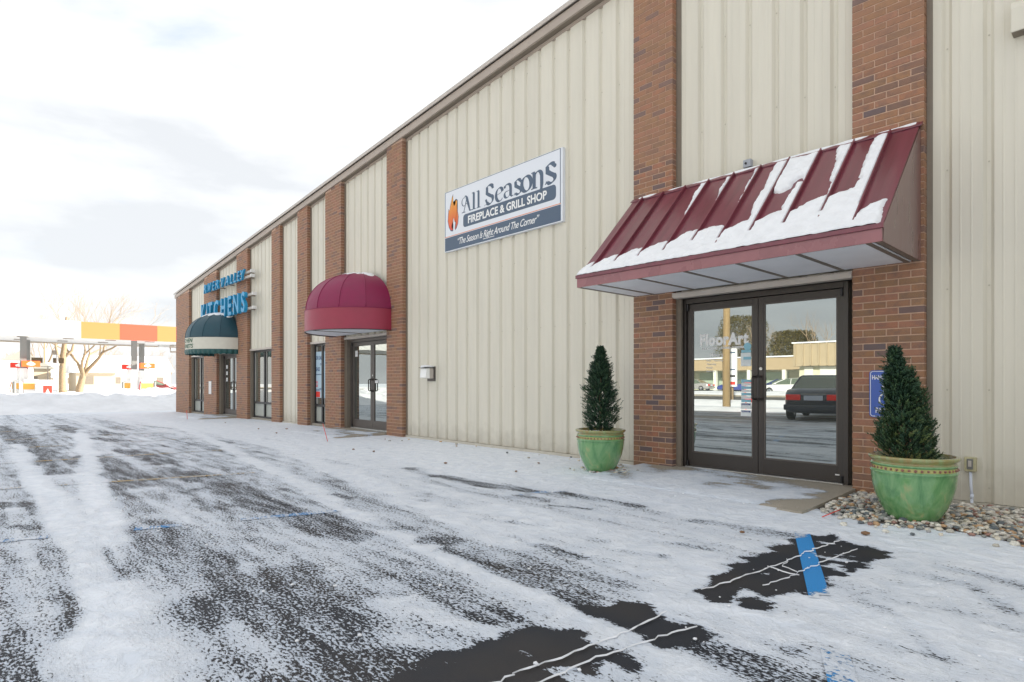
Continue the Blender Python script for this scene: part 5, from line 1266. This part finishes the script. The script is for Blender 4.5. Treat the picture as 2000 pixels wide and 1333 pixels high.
def pump(px, X_, mtop, label, w=1.15, logo=True):
    y_ = col_at(px, X_); t = thing('fuel_pump', label, 'fuel pump', (X_, y_, GZ), 'fuel pumps under the canopy')
    m_ = MB(); m_.box(X_-.3, X_+.3, y_-w/2, y_+w/2, GZ+1.95+.55, GZ+1.95+1.02); obj('top_sign', m_, mtop, t)
    lg = MB(); zc2 = GZ+2.72
    for qn, (dx, dz, r_) in enumerate(((-.14,0,.10),(0,.07,.12),(.14,0,.10),(0,-.03,.1))): lg.add([(X_+.304+.004*qn, y_+dx+r_*math.cos(k*.628)*1.3, zc2+dz+r_*math.sin(k*.628)) for k in range(10)], [tuple(range(10))])
    obj('logo', lg, white_c, t, fix=False)
    m_ = MB(); m_.box(X_-.12, X_+.12, y_-.16, y_+.16, GZ+1.5, GZ+2.5); obj('neck', m_, white_c, t)
    m_ = MB(); m_.box(X_-.28, X_+.28, y_-.45, y_+.45, GZ+.12, GZ+1.5); obj('body', m_, white_c, t, bevel=.03)
    m_ = MB(); m_.box(X_+.282, X_+.30, y_-.5, y_+.5, GZ+.68, GZ+1.18); obj('front_panel', m_, yell, t)
    for s_ in (-1, 1): m_ = MB(); m_.tube([(X_, y_+s_*.50, GZ+1.3), (X_+.1, y_+s_*.62, GZ+.7), (X_, y_+s_*.52, GZ+.35)], .035, 6); obj('hose', m_, red_s, t)
    return t
pump(60, -61.5, orange_s, 'fuel pump with orange top sign beside the left canopy column')
pump(37, -67, red_s, 'fuel pump with red top sign half behind the left canopy column')
pump(252, -67, red_s, 'fuel pump with red top sign left of the right canopy column')
pump(287, -61.5, orange_s, 'fuel pump with orange top sign right of the right canopy column')
for px, X_, lb in ((28,-60,'grey steel bollard left of the filling pumps'), (73,-60.5,'white bollard between pump and poster stand'), (40.5,-60.3,'white bollard in front of the left canopy column'), (240,-60,'grey bollard left of the right fuel pumps'), (302,-59,'grey bollard in front of the red car')):
    y_ = col_at(px, X_); m_ = MB(); m_.tube([(X_, y_, GZ), (X_, y_, GZ+1.25), (X_, y_, GZ+1.31)], [.11,.11,.05], 10); o = obj('bollard', m_, white_c if 'white' in lb else grey_c, smooth=False); tag(o, lb, 'bollard', 'bollards at the filling station')
y_ = col_at(92, -60.5); t = thing('poster_stand', 'white ice cabinet with a red poster right of the left fuel pumps', 'cabinet', (-60.5, y_, GZ))
m_ = MB(); m_.box(-60.9, -60.5, y_-.75, y_+.35, GZ+.1, GZ+1.45); obj('cabinet', m_, mat('pale_grey', (.6,.62,.66), .5), t)
m_ = MB(); m_.box(-60.499, -60.48, y_-.25, y_+.32, GZ+.22, GZ+.98); obj('poster', m_, red_s, t)
m_ = MB(); m_.box(-60.499, -60.48, y_-.25, y_+.32, GZ+1.0, GZ+1.4); obj('poster', m_, white_c, t)
m_ = MB(); m_.add([(-60.47, y_-.1, GZ+.4), (-60.47, y_+.17, GZ+.4), (-60.47, y_+.035, GZ+.75)], [(0,1,2)]); obj('flame_mark', m_, white_c, t, fix=False)
def post_sign(px, X_, h, label, kind):
    y_ = col_at(px, X_); t = thing('lot_light', label, 'light pole', (X_, y_, GZ)); m_ = MB(); m_.tube([(X_, y_, GZ), (X_, y_, GZ+h)], .07, 8); obj('pole', m_, M['alu'], t)
    m_ = MB(); m_.box(X_-.2, X_+.2, y_-.35, y_-.05, GZ+h, GZ+h+.35); obj('lamp_head', m_, M['taupe'], t); return t
post_sign(112, -62, 3.55, 'slim metal light pole beside the thick tree trunk', 0)
y_ = col_at(93.5, -72); t = thing('twin_sign', 'pair of small brown signs on a thin post behind the pumps', 'sign', (-72, y_, GZ))
for dy in (-1.35, 1.35): m_ = MB(); m_.box(-72.05, -71.95, y_+dy*.6-.42, y_+dy*.6+.42, GZ+3.1, GZ+3.6); obj('sign_panel', m_, mat('brown_sign', (.16,.11,.06), .6), t)
m_ = MB(); m_.box(-72.03, -71.97, y_-1.2, y_+1.2, GZ+2.72, GZ+2.78); m_.tube([(-72, y_, GZ), (-72, y_, GZ+2.8)], .05, 6); obj('post', m_, M['tan'], t)
# street floodlight by the corner
P_ = dp(322, 671, 60); t = thing('flood_light', 'grey floodlight on a bracket seen beside the building corner', 'flood light', tuple(P_))
m_ = MB(); m_.box(P_.x-.3, P_.x+.3, P_.y-.55, P_.y+.35, P_.z-.4, P_.z+.4); obj('lamp_head', m_, M['alu'], t)
m_ = MB(); m_.box(P_.x-.2, P_.x+.2, P_.y+.36, P_.y+.8, P_.z-.3, P_.z+.15); m_.tube([(P_.x, P_.y+.5, P_.z-.3), (P_.x, P_.y+.5, P_.z-.85), (P_.x, P_.y+3.2, P_.z-.85)], .09, 6); obj('bracket', m_, M['tan'], t)
m_ = MB(); m_.tube([(P_.x, P_.y+3.2, GZ), (P_.x, P_.y+3.2, P_.z+.2)], .13, 8); obj('pole', m_, M['tan'], t)

# houses and sheds behind the station
def house(x, y, w, d, h, rh, mw, mr_, label, rot=0, axis='x'):
    t = thing('house', label, 'building', (x, y, GZ)); m_ = MB(); m_.box(x-w/2, x+w/2, y-d/2, y+d/2, GZ, GZ+h); obj('wall', m_, mw, t)
    r_ = MB(); e = .5
    if axis == 'y': r_.add([(x-w/2-e,y-d/2-e,GZ+h),(x+w/2+e,y-d/2-e,GZ+h),(x+w/2+e,y+d/2+e,GZ+h),(x-w/2-e,y+d/2+e,GZ+h),(x,y-d/2-e,GZ+h+rh),(x,y+d/2+e,GZ+h+rh)], [(0,1,4),(1,2,5,4),(2,3,5),(3,0,4,5),(0,3,2,1)])
    else: r_.add([(x-w/2-e,y-d/2-e,GZ+h),(x+w/2+e,y-d/2-e,GZ+h),(x+w/2+e,y+d/2+e,GZ+h),(x-w/2-e,y+d/2+e,GZ+h),(x-w/2-e,y,GZ+h+rh),(x+w/2+e,y,GZ+h+rh)], [(0,1,5,4),(1,2,5),(2,3,4,5),(3,0,4),(0,3,2,1)])
    obj('roof', r_, mr_, t)
    for k in range(max(1, int(d/3))):
        yy_ = y-d/2+1.5+3*k; m_ = MB(); m_.box(x+w/2+.002, x+w/2+.05, yy_-.5, yy_+.5, GZ+1.0, GZ+2.1); obj('window', m_, M['taupe'], t)
    return t
wallw = mat('house_white', (.80,.79,.75), .7); wallt = mat('house_tan', (.55,.45,.32), .8); roofs = mat('snowy_roof', (.86,.87,.88), .7, noise=.08, nscale=1)
def at_px(px, dist):
    q = (px-1000)/FPX; return dist*(-CC+q*SS), CY+dist*(SS+q*CC)
x, y = at_px(188, 84); house(x-4, y, 8, 4.6, 2.6, 1.6, wallt, roofs, 'low tan shed with a snowy roof behind the big bare tree', axis='y')
x, y = at_px(235, 95); house(x-4, y+1, 9, 12, 3.0, 2.6, wallw, roofs, 'white house with a long snowy roof right of the tan shed', axis='y')
x, y = at_px(42, 84); house(x-4, y, 9, 6.5, 3.2, 2.6, wallt, mat('grey_roof', (.32,.31,.27), .7), 'house with a grey gabled roof at the far left', axis='x')
x, y = at_px(110, 105); house(x-3, y, 8, 17, 2.8, 2.0, wallw, roofs, 'long white building with windows behind the pumps', axis='y')
x, y = at_px(5, 66); house(x-3, y-1, 5, 5.2, 3.4, .4, wallw, roofs, 'white kiosk at the left edge of the photograph', axis='y')

# ------------------------------------------------------------------ bare trees
def bare_tree(base, h, r0, seed, label, spread=.55, depth=5, twig=1.0, fork=None, group='bare trees', low=False):
    rr = random.Random(seed); t = thing('bare_tree', label, 'tree', tuple(base), group); tr, tw = MB(), MB(); cnt_ = [0]
    def grow(p, d, ln, r_, lvl):
        n = 4 if lvl < 2 else 3; pts = [p]; q = p.copy(); dd = d.copy()
        for i in range(n):
            dd = (dd + Vector((rr.gauss(0,.13), rr.gauss(0,.13), rr.gauss(0,.06)+.05))).normalized(); q = q + dd*ln/n; pts.append(q.copy())
        r1_ = r_*(.62 if lvl else .78)
        (tr if lvl < 3 else tw).tube(pts, [r_+(r1_-r_)*i/n for i in range(n+1)], 7 if lvl < 2 else (4 if lvl < 4 else 3), cap=False)
        if lvl >= depth: return
        k = rr.randint(2, 3) if lvl else (fork or 4)
        if lvl > 2: k += 1
        for j in range(k):
            az = 2*math.pi*(j+rr.random()*.6)/k; sp = spread*rr.uniform(.7,1.35)
            u = dd.orthogonal().normalized(); w = dd.cross(u); nd = (dd*math.cos(sp)+(u*math.cos(az)+w*math.sin(az))*math.sin(sp)+Vector((0,0,.12))).normalized()
            st_ = pts[-1] if j < 2 else pts[rr.randint(max(1,n-2), n)]
            grow(st_, nd, ln*(rr.uniform(.62,.88) if not (low and lvl == 0) else rr.uniform(1.5,2.0)), r1_*rr.uniform(.6,.85), lvl+1)
    grow(Vector(base), Vector((rr.gauss(0,.05), rr.gauss(0,.05), 1)), h*(.28 if not low else .17), r0, 0)
    obj('trunk', tr, M['bark'], t, smooth=True, fix=False); obj('twigs', tw, M['bark2'], t, smooth=True, kind='stuff', fix=False)
    return t
for px, dist, h, r_, sd_, lb, dep in ((155,76,12.5,.44,4,'big spreading bare tree right of the pollarded trunk',6), (45,120,10,.25,5,'thin bare tree behind the left canopy column',5), (12,125,9,.22,12,'small bare tree behind the white kiosk',5),
                                (215,130,11,.3,15,'bare tree behind the tan shed roof',5), (292,125,10,.28,22,'bare tree right of the right canopy columns',5),
                                (100,118,16,.32,29,'tall bare tree rising over the white canopy fascia',6), (262,140,11,.3,35,'bare tree between the right canopy columns',5), (330,150,9,.2,41,'small hazy bare tree by the building corner',5)):
    x, y = at_px(px, dist); bare_tree((x, y, GZ), h, r_, sd_, lb, depth=dep, spread=.5, low=(dep == 6 and px > 150))
x, y = at_px(121.5, 70); t = thing('tree_trunk', 'thick pale pollarded tree trunk with short forks', 'tree', (x, y, GZ))
m_ = MB(); m_.tube([(x,y,GZ),(x,y,GZ+.5),(x+.05,y,GZ+2.5),(x,y+.1,GZ+4.4),(x,y+.3,GZ+6.6),(x,y+.4,GZ+9)], [.55,.40,.34,.32,.2,.09], 12); obj('trunk', m_, M['bark'], t, smooth=True)
m_ = MB(); m_.tube([(x,y,GZ+3.6),(x+.1,y-.5,GZ+4.6),(x,y-.8,GZ+7)], [.2,.14,.06], 8); m_.tube([(x,y,GZ+4),(x+.2,y+.9,GZ+5),(x,y+1.4,GZ+7.4)], [.2,.14,.06], 8); obj('fork', m_, M['bark'], t, smooth=True)
x, y = at_px(87.5, 92); m_ = MB(); m_.tube([(x,y,GZ),(x,y,GZ+11)], [.16,.12], 8); o = obj('utility_pole', m_, mat('pole_wood', (.55,.42,.26), .8)); tag(o, 'pale wooden utility pole behind the twin brown signs', 'utility pole')

# ------------------------------------------------------------------ cars
def car(pos, rot, paint, label, wagon=False, s=1.0, group=None, name='parked_car'):
    """built nose towards +Y, then turned"""
    t = thing(name, label, 'car', (0,0,0), group); Lc, Wc = 4.9, 1.84
    def Q(mb_): return mb_
    st_ = [(-2.45,.66,.42,.66),(-2.40,.80,.30,.84),(-2.1,.88,.24,1.0),(-1.5,.92,.22,1.03),(-.6,.92,.22,.96),(.6,.92,.22,.94),(1.3,.92,.22,.92),(2.0,.88,.24,.84),(2.35,.78,.28,.70),(2.45,.66,.36,.58)]
    m_ = MB(); n = 12
    for y_, hw, zb2_, zt2 in st_:
        ring_ = [(-hw*.86,zb2_),(-hw,zb2_+.12),(-hw*1.0,(zb2_+zt2)/2),(-hw*.985,zt2-.14),(-hw*.93,zt2-.03),(-hw*.55,zt2+.01),(hw*.55,zt2+.01),(hw*.93,zt2-.03),(hw*.985,zt2-.14),(hw,(zb2_+zt2)/2),(hw,zb2_+.12),(hw*.86,zb2_)]
        m_.v += [(a, y_, z_) for a, z_ in ring_]
    for i in range(len(st_)-1):
        for k in range(n): m_.f.append((i*n+k, i*n+(k+1)%n, (i+1)*n+(k+1)%n, (i+1)*n+k))
    m_.f += [tuple(range(n)), tuple(range((len(st_)-1)*n, len(st_)*n))[::-1]]
    obj('body', m_, paint, t, smooth=True)
    rear = (-1.40 if not wagon else -2.3); z_top = 1.45
    cab = [(rear,.78,1.0),(rear+(.70 if not wagon else .25),.66,z_top-.03),(rear+1.05,.65,z_top),(.15,.62,z_top-.01),(1.25,.80,.93)]
    m_ = MB()
    for y_, hw, z_ in cab: m_.v += [(-.80,max(min(y_, 1.25), rear),.93),(-hw,y_,z_),(hw,y_,z_),(.80,max(min(y_, 1.25), rear),.93)]
    for i in range(len(cab)-1):
        for k in range(4): m_.f.append((i*4+k, i*4+(k+1)%4, (i+1)*4+(k+1)%4, (i+1)*4+k))
    obj('cabin_glass', m_, M['carglass'], t)
    m_ = MB(); pr_ = cab[1:4]
    for y_, hw, z_ in pr_: m_.v += [(-hw-.01,y_,z_-.03),(-hw+.03,y_,z_+.02),(hw-.03,y_,z_+.02),(hw+.01,y_,z_-.03)]
    for i in range(len(pr_)-1):
        for k in range(4): m_.f.append((i*4+k, i*4+(k+1)%4, (i+1)*4+(k+1)%4, (i+1)*4+k))
    m_.f += [(0,1,2,3), (8,11,10,9)]
    obj('roof', m_, paint, t, smooth=True)
    pl = MB()
    for sx in (-1, 1):
        for (ya, za_, yb, zb3_) in ((rear,.98,cab[1][0],z_top-.04),(1.25,.93,.15,z_top-.02),(-.35,.93,-.35,z_top-.02)):
            hwb, hwt = .80, .635; pl.tube([(sx*hwb, ya, za_), (sx*hwt, yb, zb3_)], .035, 5)
    obj('pillars', pl, paint, t)
    for sx in (-1, 1):
        for yy_ in (-1.42, 1.48):
            m_ = MB(); m_.lathe([(.20,-.11),(.31,-.11),(.335,-.08),(.335,.08),(.31,.11),(.20,.11)], (0,0,0), 20); m_.v = [(sx*.82+v[2], yy_+v[0], .335+v[1]) for v in m_.v]; w = obj('wheel', m_, M['tire'], t, smooth=True)
            m_ = MB(); m_.lathe([(.0,.09),(.205,.10),(.205,-.10),(.0,-.09)], (0,0,0), 14); m_.v = [(sx*.82+v[2], yy_+v[0], .335+v[1]) for v in m_.v]; obj('rim', m_, M['chrome'], w)
        m_ = MB(); m_.box(sx*.80, sx*.36, -2.475, -2.36, .66, .84); obj('tail_light', m_, M['taillight'], t, bevel=.02)
        m_ = MB(); m_.box(sx*.76, sx*.42, 2.36, 2.46, .52, .66); obj('headlight', m_, M['headlight'], t, bevel=.02)
        m_ = MB(); m_.box(sx*.90, sx*1.04, .85, 1.0, .93, 1.08); obj('mirror', m_, paint, t, bevel=.02)
    m_ = MB(); m_.box(-.26, .26, -2.485, -2.455, .66, .81); obj('licence_plate', m_, M['plate'], t)
    m_ = MB(); m_.box(-.86, .86, -2.50, -2.40, .34, .52); obj('bumper', m_, paint, t, bevel=.03)
    m_ = MB(); m_.box(-.34, .34, -2.48, -2.44, .845, .865); obj('trim_bar', m_, M['chrome'], t)
    t.location = pos; t.rotation_euler = (0,0,rot); t.scale = (s,s,s)
    return t
def paint(name, c_): return mat(name, c_, .25, coat=1.0, spec=.6)
car((-7.05,-13.0,0), R(180-12), paint('navy_paint', (.012,.018,.04)), 'dark navy sedan seen from behind, reflected in the right glass door', s=.91, name='navy_sedan')
x, y = at_px(297, 66); rc = car((x, y, GZ), R(20), paint('red_paint', (.45,.02,.02)), 'small red car parked behind the right fuel pumps', wagon=True, name='red_car')

# ------------------------------------------------------------------ across the street (seen in the door glass)
m_ = MB(); m_.add([(-160,-37,.006),(90,-37,.006),(90,-23,.006),(-160,-23,.006)], [(0,1,2,3)])
obj('road', m_, mat('wet_road', (.10,.092,.08), .55, noise=.35, nscale=.8, stretch=(.2,2,1)), kind='structure', fix=False)
for y0_, y1_ in ((-22.9,-22.72),(-37.3,-37.12)): m_ = MB(); m_.box(-160, 90, y0_, y1_, -.1, .13); obj('kerb', m_, M['conc'], kind='structure')
X = np.linspace(-70, 30, 160); Y = np.linspace(-21.5, -18.6, 14)
for (ya, yb, hh, sd_) in ((-22.6,-19.4,.30,3),(-41.5,-37.5,.42,9),(-17.5,-14.6,.14,13)):
    X = np.linspace(-90, 40, 260); Y = np.linspace(ya, yb, 16); A, B = np.meshgrid(X, Y, indexing='ij'); v_ = (B-ya)/(yb-ya)
    Z = hh*np.sin(v_*math.pi)*(.7+.7*(fbm(A*.4, B*.4, sd_, 4)-.3)) - .01; id_ = np.arange(A.size).reshape(A.shape); f = np.stack([id_[:-1,:-1], id_[1:,:-1], id_[1:,1:], id_[:-1,1:]], -1).reshape(-1,4).tolist()
    me = mkmesh('snow_ridge', np.stack([A,B,Z],-1).reshape(-1,3).tolist(), f, M['snow_far'], True); o = bpy.data.objects.new('snow_ridge', me); C.objects.link(o); o['kind'] = 'stuff'; o['label'] = 'low ridge of ploughed snow beside the road'
tanw = mat('tan_stucco', (.42,.34,.22), .8, noise=.08, nscale=1); tanm = mat('tan_mansard', (.40,.31,.19), .6); pale_g = mat('pale_green_glass', (.35,.42,.33), .3); pillw = mat('white_post', (.72,.72,.62), .6)
t = thing('strip_mall', 'long low tan strip mall with pale posts, reflected in the left glass door', 'building', (-50,-72,0))
m_ = MB(); m_.box(-95,-29.5,-84,-72.5,0,3.0); obj('wall', m_, mat('mall_wall', (.50,.50,.38), .8), t)
m_ = MB(); m_.box(-96,-29,-85,-69.5,2.75,4.35); obj('roof_fascia', m_, tanm, t)
m_ = MB(); m_.box(-96.2,-28.8,-85.2,-69.3,4.351,4.5); obj('roof_edge', m_, M['snow_far'], t)
for k in range(14): x_ = -93+4.7*k; m_ = MB(); m_.box(x_-.22, x_+.22, -69.95, -69.5, 0, 2.75); obj('post', m_, pillw, t)
for k in range(13):
    x_ = -90.6+4.7*k; m_ = MB(); m_.box(x_-1.7, x_+1.7, -72.49, -72.42, .5, 2.5); obj('shop_window', m_, pale_g, t)
t = thing('ribbed_store', 'tan store with ribbed upper wall and the number 2460, reflected in the right glass door', 'building', (-15,-54,0))
m_ = MB(); m_.box(-23.5, 10,-68,-53,0,3.0); obj('wall', m_, mat('store_wall', (.60,.58,.42), .8), t)
m_ = MB(); m_.box(-23.8, 10.3,-68.3,-52.2,2.65,4.85); obj('upper_wall', m_, tanw, t)
for k in range(46):
    x_ = -23.6+.73*k; m_ = MB(); m_.box(x_-.05, x_+.05, -52.199, -52.08, 2.7, 4.85); obj('rib', m_, tanw, t)
m_ = MB(); m_.box(-23.9, 10.4,-68.4,-52.05,4.851,4.97); obj('roof_edge', m_, M['snow_far'], t)
for (a, b2) in ((-23.0,-22.2),(-21.6,-18.9)): m_ = MB(); m_.box(a, b2, -52.99, -52.85, 0, 2.6); obj('pale_door', m_, pillw, t)
m_ = MB(); m_.box(-18.4,-12.5,-52.0,-51.9,1.55,2.7); obj('number_board', m_, pillw, t)
me = text_mesh('2460', .75, M['black']); 
me.transform(Matrix.Translation((-16.2,-51.88,1.85)) @ Matrix.Rotation(math.pi,4,'Z') @ Matrix.Rotation(math.pi/2,4,'X') ) ; me.transform(Matrix.Translation((1.9,0,0)))
me.transform(Matrix.Translation(-ORG[t.name])); o = bpy.data.objects.new('number_lettering', me); C.objects.link(o); o.parent = t
m_ = MB(); m_.box(-14.9,-12.7,-52.99,-52.9,0,1.5); obj('door', m_, mat('dark_green', (.03,.07,.05), .3), t)
# pole, post sign, small yard sign, trees, cars
t = thing('utility_pole', 'wooden utility pole across the lot, reflected in the left glass door', 'utility pole', (-13.15,-18.4,0))
m_ = MB(); m_.tube([(-13.15,-18.4,0),(-13.15,-18.4,11.5)], [.17,.12], 12); obj('shaft', m_, mat('old_pole', (.40,.28,.14), .85, noise=.2, nscale=4, stretch=(4,4,.3)), t, smooth=True)
m_ = MB(); m_.box(-14.6,-11.7,-18.45,-18.35,10.2,10.35); obj('crossarm', m_, M['bark'], t)
wr = MB()
for k, (zz, yy_) in enumerate(((9.9,-18.4),(10.4,-18.4),(8.6,-18.4),(10.4,-19.1),(8.0,-18.4),(7.4,-18.4))):
    for sgm in ((-95,-13.15),(-13.15,60)):
        pts = [(sgm[0]+(sgm[1]-sgm[0])*i/14, yy_-.2*k, zz-1.3*math.sin(math.pi*i/14)) for i in range(15)]; wr.tube(pts, .018, 4, cap=False)
obj('wires', wr, M['black'], t)
t = thing('pylon_sign', 'tall white shop sign on a post beside the reflected utility pole', 'sign', (-13.6,-22.0,0)); 
m_ = MB(); m_.box(-15.1,-14.5,-22.1,-22.0,.9,2.85); obj('board', m_, M['white'], t); m_ = MB(); m_.box(-14.88,-14.74,-22.2,-22.11,0,2.8); obj('post', m_, M['bark'], t)
for (z_, hh, mm) in ((2.6,.12,M['slate']),(1.75,.10,M['slate']),(1.40,.16,M['black']),(1.0,.26,M['redflag'])): m_ = MB(); m_.box(-15.04,-14.56,-21.999,-21.99,z_,z_+hh*.6); obj('sign_band', m_, mm, t)
t = thing('yard_sign', 'small red framed yard sign beside the reflected navy sedan', 'sign', (-10.3,-15.2,0)); m_ = MB(); m_.box(-10.75,-10.05,-15.22,-15.18,.35,1.15); obj('frame', m_, M['redflag'], t); m_ = MB(); m_.box(-10.68,-10.12,-15.178,-15.17,.55,1.08); obj('board', m_, M['white'], t); m_ = MB(); m_.box(-10.72,-10.68,-15.22,-15.18,0,.35); m_.box(-10.12,-10.08,-15.22,-15.18,0,.35); obj('leg', m_, M['redflag'], t)
M['olive'] = mat('olive_foliage', (.15,.125,.04), .7, noise=.4, nscale=2)
def conifer(x, y, h, r_, seed, label):
    rr = random.Random(seed); t = thing('conifer_tree', label, 'tree', (x, y, 0)); m_ = MB(); m_.tube([(x,y,0),(x,y,h*.9)], [.25,.05], 7); obj('trunk', m_, M['bark'], t)
    V, F, T = [], [], []
    for i in range(12000):
        s = rr.random()**.8; a = rr.uniform(0,6.283); w_ = r_*(.25+.75*math.sin(math.pi*min(1, .18+.82*(1-s))))*rr.random()**.35*(1+.2*math.sin(a*4+s*9)); p = Vector((x+w_*math.cos(a), y+w_*math.sin(a), h*(.12+.88*s)))
        d = Vector((rr.gauss(0,1), rr.gauss(0,1), rr.gauss(.3,1))).normalized()*.24; e = d.orthogonal().normalized()*.09; b0 = len(V); V += [p-e, p+e, p+d]; F.append((b0,b0+1,b0+2)); T += [.3+.4*rr.random()]*3
    me = bpy.data.meshes.new('crown'); o0 = ORG[t.name]; me.from_pydata([tuple(p-o0) for p in V], [], F); me.materials.append(M['olive']); at3 = me.attributes.new('tone','FLOAT','POINT'); at3.data.foreach_set('value', np.array(T, np.float32)); o = bpy.data.objects.new('crown', me); C.objects.link(o); o.parent = t
conifer(-46.5,-88,12,4.2,1,'dark green conifer behind the reflected strip mall'); conifer(-35,-80,8.4,3.3,2,'round topped conifer between the reflected buildings')
for x_, y_, h_, sd_, lb in ((-50,-92,13,51,'bare tree left of the conifer behind the strip mall'),(-30.5,-78,12,53,'bare tree between the reflected buildings'),(-38.2,-79,11,63,'second bare tree between the reflected buildings'),(-20,-76,10,67,'bare tree behind the ribbed store'),(-70,-95,12,57,'bare tree far behind the strip mall'),(-95,-60,13,59,'bare tree beyond the end of the road')):
    bare_tree((x_, y_, 0), h_, .3, sd_, lb, depth=5)
for (x_, y_, rt, c_, lb, wg) in ((-41.5,-64.5,90,(.30,.29,.28),'silver car before the strip mall',False),(-51,-64.5,88,(.12,.11,.10),'grey hatchback before the strip mall',True),(-32.0,-58,75,(.03,.05,.22),'bright blue car between the stores',False),(-27.2,-57,60,(.02,.04,.16),'dark blue car next to the bright blue one',False),(-22,-47,85,(.7,.7,.68),'white van before the ribbed store',True)):
    car((x_, y_, 0), R(rt), paint(lb, c_), lb, wagon=wg, s=1.0, group='cars across the street')
